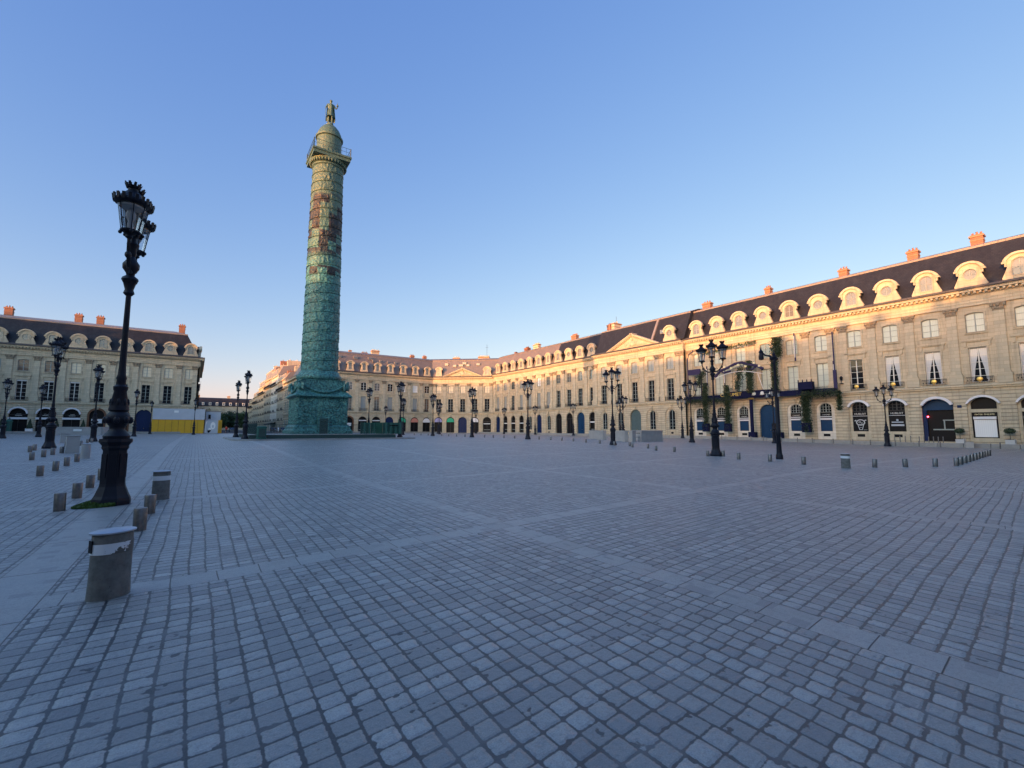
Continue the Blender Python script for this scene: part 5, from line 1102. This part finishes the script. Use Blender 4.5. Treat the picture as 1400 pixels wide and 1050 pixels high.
# granite kerb blocks in front of the facades
def kblocks(A,B_,n,lbl,g,skip=()):
    A=Vector((*A,0)); B_=Vector((*B_,0)); d=(B_-A)/n; L=d.length; ang=math.atan2(d.y,d.x); q=MB(); q.box(.02,L-.02,-.16,.16,-.3,.44); q.box(.04,L-.04,-.14,.14,.44,.455); me=q.mesh('granite_kerb_block','granite_block')
    for i in range(n):
        if i in skip: continue
        p=A+d*i; o=put('granite_kerb_block',me,None,(p.x,p.y,gz(p.x,p.y)+rnb.uniform(-.012,.012)),ang+rnb.gauss(0,.004)); tag(o,lbl%ordw(i),'stone block',g)
kblocks((53.8,-53),(53.8,3),28,'low granite kerb block before the right-hand houses, %s from the near end','granite blocks along the right footway')
kblocks((53.8,3),(53.8,53),20,'low granite kerb block before the far right houses, %s from the middle of the side','granite blocks along the far right footway')
kblocks((14,62.8),(47,62.8),14,'low granite kerb block before the far house, %s from the street','granite blocks along the far footway')
kblocks((-47,62.8),(-15,62.8),14,'low granite kerb block before the shaded house, %s from the left','granite blocks along the shaded footway',skip=(0,1))
# concrete drums
def drum(x,y,h,wx,wy,ang,label,tape=True,lid=True,g='short concrete drums',mat='drum_concrete'):
    t=thing('concrete_drum',label,'bollard',(x,y,gz(x,y)-.01),ang,g)
    sq_=lambda t:1/math.sqrt(math.cos(t)**2+(math.sin(t)*wx/wy)**2)
    q=MB(); q.lathe([(wx+.012,0),(wx+.008,.02),(wx+.002,h*.3),(wx,h-.02),(wx-.006,h)],40,0,0,sq_); q.build('body',mat,t,smooth=True)
    if tape: q=MB(); q.lathe([(wx+.006,h*.70),(wx+.006,h*.86)],40,0,0,sq_); q.f=q.f[:-2]; q.mi=q.mi[:-2]; q.build('reflective_band','tape',t,smooth=True)
    if lid:
        q=MB(); q.lathe([(wx+.005,h),(wx+.022,h+.004),(wx+.022,h+.016),(wx-.01,h+.024),(.01,h+.03)],40,0,0,sq_); q.build('lid','steel_lid',t,smooth=True)
    return t
plain('steel_lid',(.42,.45,.5),.4,.6,.2,12)
plain('tape_clean',(.72,.73,.75),.4,0,.05)
d0=drum(-12.93,-53.74,.60,.158,.125,R(28),'large weathered concrete drum with torn white tape and metal lid, front left'); 
q=MB(); q.box(-.004,.004,-.03,.03,.44,.55); q.build('sticker','black_shop',d0,(-.166,-.0,.0))
d1=drum(-12.9,-46.6,.62,.165,.13,R(30),'concrete drum with a clean white band right of the big lamp foot'); 
for o in bpy.data.objects:
    if o.parent in (d1,) and o.name.startswith('reflective_band'): o.data.materials[0]=M['tape_clean']
d2=drum(9.5,-51.9,.58,.17,.14,R(60),'grey drum with white band standing alone among the right bollards')
for o in bpy.data.objects:
    if o.parent==d2 and o.name.startswith('reflective_band'): o.data.materials[0]=M['tape_clean']
for x,y,lb in [(-17.7,-26.0,'tall pale granite block among the left bollards'),(-21.0,-8.5,'grey granite block beside the third left lamp')]:
    t=thing('granite_block',lb,'stone block',(x,y,gz(x,y)),R(15)); q=MB(); q.box(-.26,.26,-.2,.2,0,.86 if x>-20 else .7); q.build('body','granite_light',t); q=MB(); q.box(-.28,.28,-.22,.22,.86 if x>-20 else .7,.9 if x>-20 else .74); q.build('cap','granite_block',t)
drum(-16.5,-30.6,.66,.17,.14,R(20),'pale rounded concrete drum just left of the big lamp pedestal',False,True,'short concrete drums','granite_light')
t=thing('granite_block','rough grey block on the footway right of the carriage door posts','stone block',(53,-47.6,gz(53,-47)),R(10)); q=MB(); q.box(-.3,.3,-.3,.3,0,.62); q.build('body','granite_light',t); q=MB(); q.box(-.32,.32,-.32,.32,.62,.66); q.build('cap','granite_block',t)
# moss at the foot of the near lamp
rn=random.Random(9); q=MB()
def fn(r):
    a=r.uniform(2.7,4.95); d=.30+.34*r.random()**1.3*(1-abs(a-3.9)/1.6); return (-13.7+math.cos(a)*d*1.1,-46.9+math.sin(a)*d*.8,.005+.10*r.random()*max(.1,1-(d-.3)/.3))
leaves(q,6500,fn,.02,rn); o=q.build('moss_tuft','moss'); tag(o,'bright green moss tuft at the foot of the nearest lamp','moss')
# ------------------------------------------------------------------ jeweller decoration: vines, planters, arches
JX=60.7
def vine(y,z0,z1,label,w=.45,n=900,planter=True,x=JX,mat='leaf_dark',lean=0):
    t=thing('climbing_vine',label,'climbing plant',(x,y,0 if z0<1 else z0),0,'garlands on the jeweller house'); zb=0 if z0<1 else z0; rn=random.Random(int(y*31+z0)); q=MB()
    def fn(r): h=r.random(); return (r.gauss(0,w*.35),r.gauss(0,w*.5)+lean*h,(z0-zb)+(z1-z0)*h)
    leaves(q,int(n*2.2),fn,.14,rn); q.build('foliage',mat,t)
    k_=MB(); k_.tube([(0,0,z0-zb),(.05,.03,(z0+z1)/2-zb),(0,lean,z1-zb)],.05,5); k_.build('stem','violet_cloth',t)
    if planter: k_=MB(); k_.box(-.3,.3,-.55,.55,-.1,1.15); k_.box(-.34,.34,-.6,.6,1.15,1.25); k_.build('planter','navy_cloth',t)
YB=[-11.4-3.984*i for i in range(6)]; pier=[(a+b)/2 for a,b in zip(YB,YB[1:])]
vine(pier[0],1.2,9.6,'tall vine on the first pier of the jeweller house, nearest the pedimented house',.5,1300)
vine(pier[1],1.2,8.9,'vine on the second pier of the jeweller house, left of the small fascia letters',.5,1200)
vine(pier[4],1.2,6.6,'vine column from a navy planter on the pier right of the blue door',.62,1300)
vine(pier[2],7.4,12.6,'dark vine rising between windows over the fascia letters',.5,900,False)
vine(pier[3]+.1,7.3,12.3,'vine rising over the navy column right of the blue door',.5,1000,False)
vine(pier[3]-.35,12.6,15.7,'hanging vine panel with white flowers between upper windows',.75,700,False)
vine(-33.6,4.2,6.9,'trailing vine at the right end of the navy fascia',.3,350,False)
for i,yy in enumerate((pier[2],pier[3])):
    t=thing('navy_column',['slim navy column with a gilt cap left of the blue door','slim navy column with a gilt cap right of the blue door'][i],'column',(JX+.1,yy,0),0,'navy columns by the jeweller door'); q=MB(); q.lathe([(.42,0),(.42,.9),(.3,1.0),(.26,1.1),(.26,6.2),(.3,6.3)],14); q.build('shaft','navy_cloth',t); q=MB(); q.lathe([(.3,6.28),(.45,6.4),(.5,6.5),(.3,6.55)],14); q.build('cap','gold',t)
    q=MB(); q.box(-.3,.45,-.55,.55,-.1,1.1); q.build('planter','navy_cloth',t)
def garland(pts,label,n,sz=.12,mat='leaf_dark',sag=0,w=.22):
    o=Vector(pts[0]); t=thing('garland',label,'garland',o[:],0,'garlands on the jeweller house'); P=[Vector(p)-o for p in pts]; rn=random.Random(n); q=MB()
    def fn(r):
        k_=r.random()*(len(P)-1); i=int(k_); p=P[i].lerp(P[min(i+1,len(P)-1)],k_-i); return (p.x+r.gauss(0,w*.5),p.y+r.gauss(0,w),p.z+r.gauss(0,w)-sag*abs(math.sin(k_*3.1)))
    leaves(q,n,fn,sz,rn); q.build('foliage',mat,t); q=MB(); q.tube(P,.04,5); q.build('cord','violet_cloth',t)
garland([(JX-.4,-10,6.5),(JX-.4,-14,6.4),(JX-.4,-18.5,6.4)],'leafy garland under the left half of the navy fascia',1500,w=.25)
garland([(JX-.4,-29.0,6.5),(JX-.4,-31,6.6),(JX-.4,-33.5,6.7)],'leafy garland under the right end of the navy fascia',1100,w=.25)
garland([(JX-.2,-12.2,9.2),(JX-.2,-12.6,10.5),(JX-.2,-13.6,11.6)],'leafy garland climbing between the first two jeweller windows',900,w=.3)
garland([(JX-.2,-19.3,8.0),(JX-.2,-19.7,9.8),(JX-.2,-20.1,11.4)],'leafy garland rising from the fascia letters to the scrolled canopy',1100,w=.32)
garland([(60.9,-13.2,14.7),(60.9,-17,15.2),(60.9,-22.4,15.6)],'leafy garland under the cornice above the jeweller windows',800,w=.16,mat='leaf')
t=thing('bell_canopy','violet scrolled canopy with pale discs above the fascia letters','canopy',(JX-.1,-19.7,11.3),0)
q=MB(); q.tube([(0,4.2,-.9),(0,3.2,.1),(0,1.8,.5),(0,.6,1.0),(0,-.6,1.1),(0,-1.8,.6),(0,-3,.3),(0,-3.9,-.3)],.22,7); q.tube([(0,3.4,.2),(0,2.6,-.3),(0,1.4,-.1)],.16,6); q.tube([(0,-3,.4),(0,-2.3,-.2),(0,-1.2,0)],.16,6); q.build('scrolls','violet_cloth',t)
q=MB(); 
for y_,z_ in ((3.6,.2),(2.4,.65),(1.2,.35),(0,.75),(-1.2,.4),(-2.6,.8),(-3.4,.2)): q.ball((-.15,y_,z_),.24,6,.4,1,.8)
q.build('discs','pale_gold',t)
q=MB(); q.tube([(-.3,4.0-.4*i,-1.1+.75*math.sin(math.pi*i/20)) for i in range(21)],.05,5); q.tube([(-.3,-3.2-.1*i,-1.0-.35*i) for i in range(8)],.05,5); q.build('hoop','white_paint',t)
for i,(yy,z0,z1) in enumerate([(-12.4,9.3,11.2),(-13.9,9.6,12.0),(-17.1,9.3,11.6),(-28.3,12.2,15.4),(-33.2,8.9,10.6)]):
    t=thing('light_tube','white upright tube on the jeweller front, %s from the left'%ordw(i),'tube light',(JX,yy,z0),0,'white tubes on the jeweller front'); q=MB(); q.tube([(0,0,0),(0,0,z1-z0)],.05,6); q.build('tube','white_paint',t); q=MB(); q.tube([(.12,.02,-.5),(.12,.02,z1-z0+.5)],.1,6); q.build('backing','violet_cloth',t)
t=thing('violet_frame','violet upright frame with curved top at the left end of the jeweller front','frame',(JX,-10.2,7.3),0); q=MB(); q.tube([(0,0,0),(0,0,6.8),(0,-.3,7.7),(0,-1.2,8.2),(0,-3,8.3)],.09,6); q.tube([(0,-2.6,0),(0,-2.6,4.4)],.12,6); q.box(-.1,.1,-2.5,-.1,3.9,4.9); q.build('posts','violet_cloth',t)
t=thing('violet_frame','tall violet post at the right end of the jeweller front','frame',(JX,-33.3,7.2),0); q=MB(); q.box(-.06,.06,-.07,.07,0,8.0); q.box(-.1,.1,-.2,.2,0,2.6); q.build('posts','violet_cloth',t)
t=thing('navy_turret','small navy turret box on the fascia right of the blue door','decoration',(JX-.2,-29.6,7.3),0); q=MB(); q.box(-.4,.4,-1.0,.9,0,1.1)
for i in range(4): q.lathe([(.07,1.1),(.07,1.35),(.001,1.5)],6,-.35,-.9+.58*i)
q.build('box','navy_cloth',t)
# ------------------------------------------------------------------ people and cars in the street
def person(x,y,rz,top,legs,label,sc_=1.0):
    z=gz(x,y); t=thing('person',label,'person',(x,y,z),rz)
    human('body','skin',t,(0,0,0),0,sc_,[(.25,-.02,1.18),(.24,-.12,.95),(.23,-.16,.86)],[(-.25,0,1.18),(-.24,-.06,.94),(-.24,-.1,.85)],.16)
    q=MB(); q.lathe([(.17,.93),(.19,1.1),(.2,1.35),(.13,1.5),(.07,1.53)],14,0,0,lambda t:1-.25*abs(math.sin(t))); 
    for s in (-1,1): q.tube([(s*.18,0,1.43),(s*.255,-.02,1.18),(s*.245,-.1,1.0)],[.075,.06,.05],8)
    q.build('jacket',top,t,smooth=True)
    q=MB()
    for s,st_ in ((1,-.16),(-1,.16)): q.tube([(s*.09,0,.98),(s*.11,st_*.8,.5),(s*.11,st_*.8 if s>0 else st_,.1)],[.115,.085,.07],8)
    q.build('trousers',legs,t,smooth=True); q=MB(); q.ball((0,.01,1.71),.105,7,1,1,1); q.build('hair','hair',t,smooth=True)
    q=MB(); q.ball((0,-.115,1.66),.02,4); q.box(-.045,-.025,-.105,-.1,1.69,1.7); q.box(.025,.045,-.105,-.1,1.69,1.7); q.box(-.03,.03,-.105,-.1,1.615,1.625); q.build('face','hair',t)
person(-6.6,63,R(40),'red_cloth','dark_cloth','person in a red jacket walking at the mouth of the street')
person(-3.5,84,R(10),'dark_cloth','dark_cloth','person in dark clothes farther up the street')
def car(x,y,rz,mat,label):
    t=thing('parked_car',label,'car',(x,y,.42),rz,'cars parked along the street'); q=MB()
    prof=[(-2.1,.35),(-2.05,.75),(-1.9,.92),(-1.2,.98),(-.6,1.42),(.9,1.45),(1.6,1.0),(2.1,.9),(2.15,.4),(1.75,.32),(1.6,.55),(1.3,.66),(1.0,.55),(.9,.3),(-.9,.3),(-1.0,.55),(-1.3,.66),(-1.6,.55),(-1.75,.32)]
    q.plate(prof,[],-.85,.85); q.build('body',mat,t); q=MB(); q.plate([(-1.12,1.0),(-.58,1.37),(.86,1.4),(1.42,1.02)],[],-.865,.865); q.build('windows','dark_glass',t)
    for sx in (-1.3,1.3):
        for sy in (-.8,.8): q=MB(); q.T=Matrix.Rotation(R(90),4,'X'); q.lathe([(.31,-.1),(.33,-.06),(.33,.06),(.31,.1)],16); q.T=None; w_=q.build('wheel','rubber',t,(sx,sy,.33)); q=MB(); q.T=Matrix.Rotation(R(90),4,'X'); q.lathe([(.17,-.11),(.17,.11)],10); q.T=None; q.build('rim','steel',w_)
    for sy in (-.6,.6): q=MB(); q.ball((-2.05,sy,.7),.1,5,.5,1.4,1); q.build('headlight','frame_white',t)
car(8.4,86,R(90),'car_dark','black parked car nearest the square on the right side of the street'); car(8.5,92.5,R(90),'car_white','white parked car second in the row along the street'); car(8.4,99,R(90),'car_dark','dark parked car third in the row, behind the white one'); car(8.5,106,R(90),'car_dark','last dark parked car before the street narrows'); car(-2.2,120,R(90),'car_dark','dark car driving in the middle of the street')
t=thing('cafe_awning','dark awning jutting from the street houses','awning',(12.4,140,3.4)); q=MB(); q.plate([(-2.6,-.5),(0,0),(0,.5),(-2.5,-.1)],[],-7,7); q.build('cloth','black_shop',t); q=MB(); q.tube([(0,-6.5,0),(-2.5,-6.5,-.4)],.04,5); q.tube([(0,6.5,0),(-2.5,6.5,-.4)],.04,5); q.build('arms','iron',t)
for i,(x,y) in enumerate([(9.5,78),(9.6,81)]):
    t=thing('street_shrub',['dark shrub in a tub just right of the column plinth, nearer','dark shrub in a tub beside the parked cars, farther'][i],'potted shrub',(x,y,.55)); q=MB(); q.lathe([(.4,0),(.5,.7)],10); q.build('tub','planter_grey',t); q=MB(); leaves(q,700,lambda r:(r.gauss(0,.45),r.gauss(0,.45),1.5+r.gauss(0,.5)),.12,random.Random(i)); q.build('foliage','leaf_dark',t)
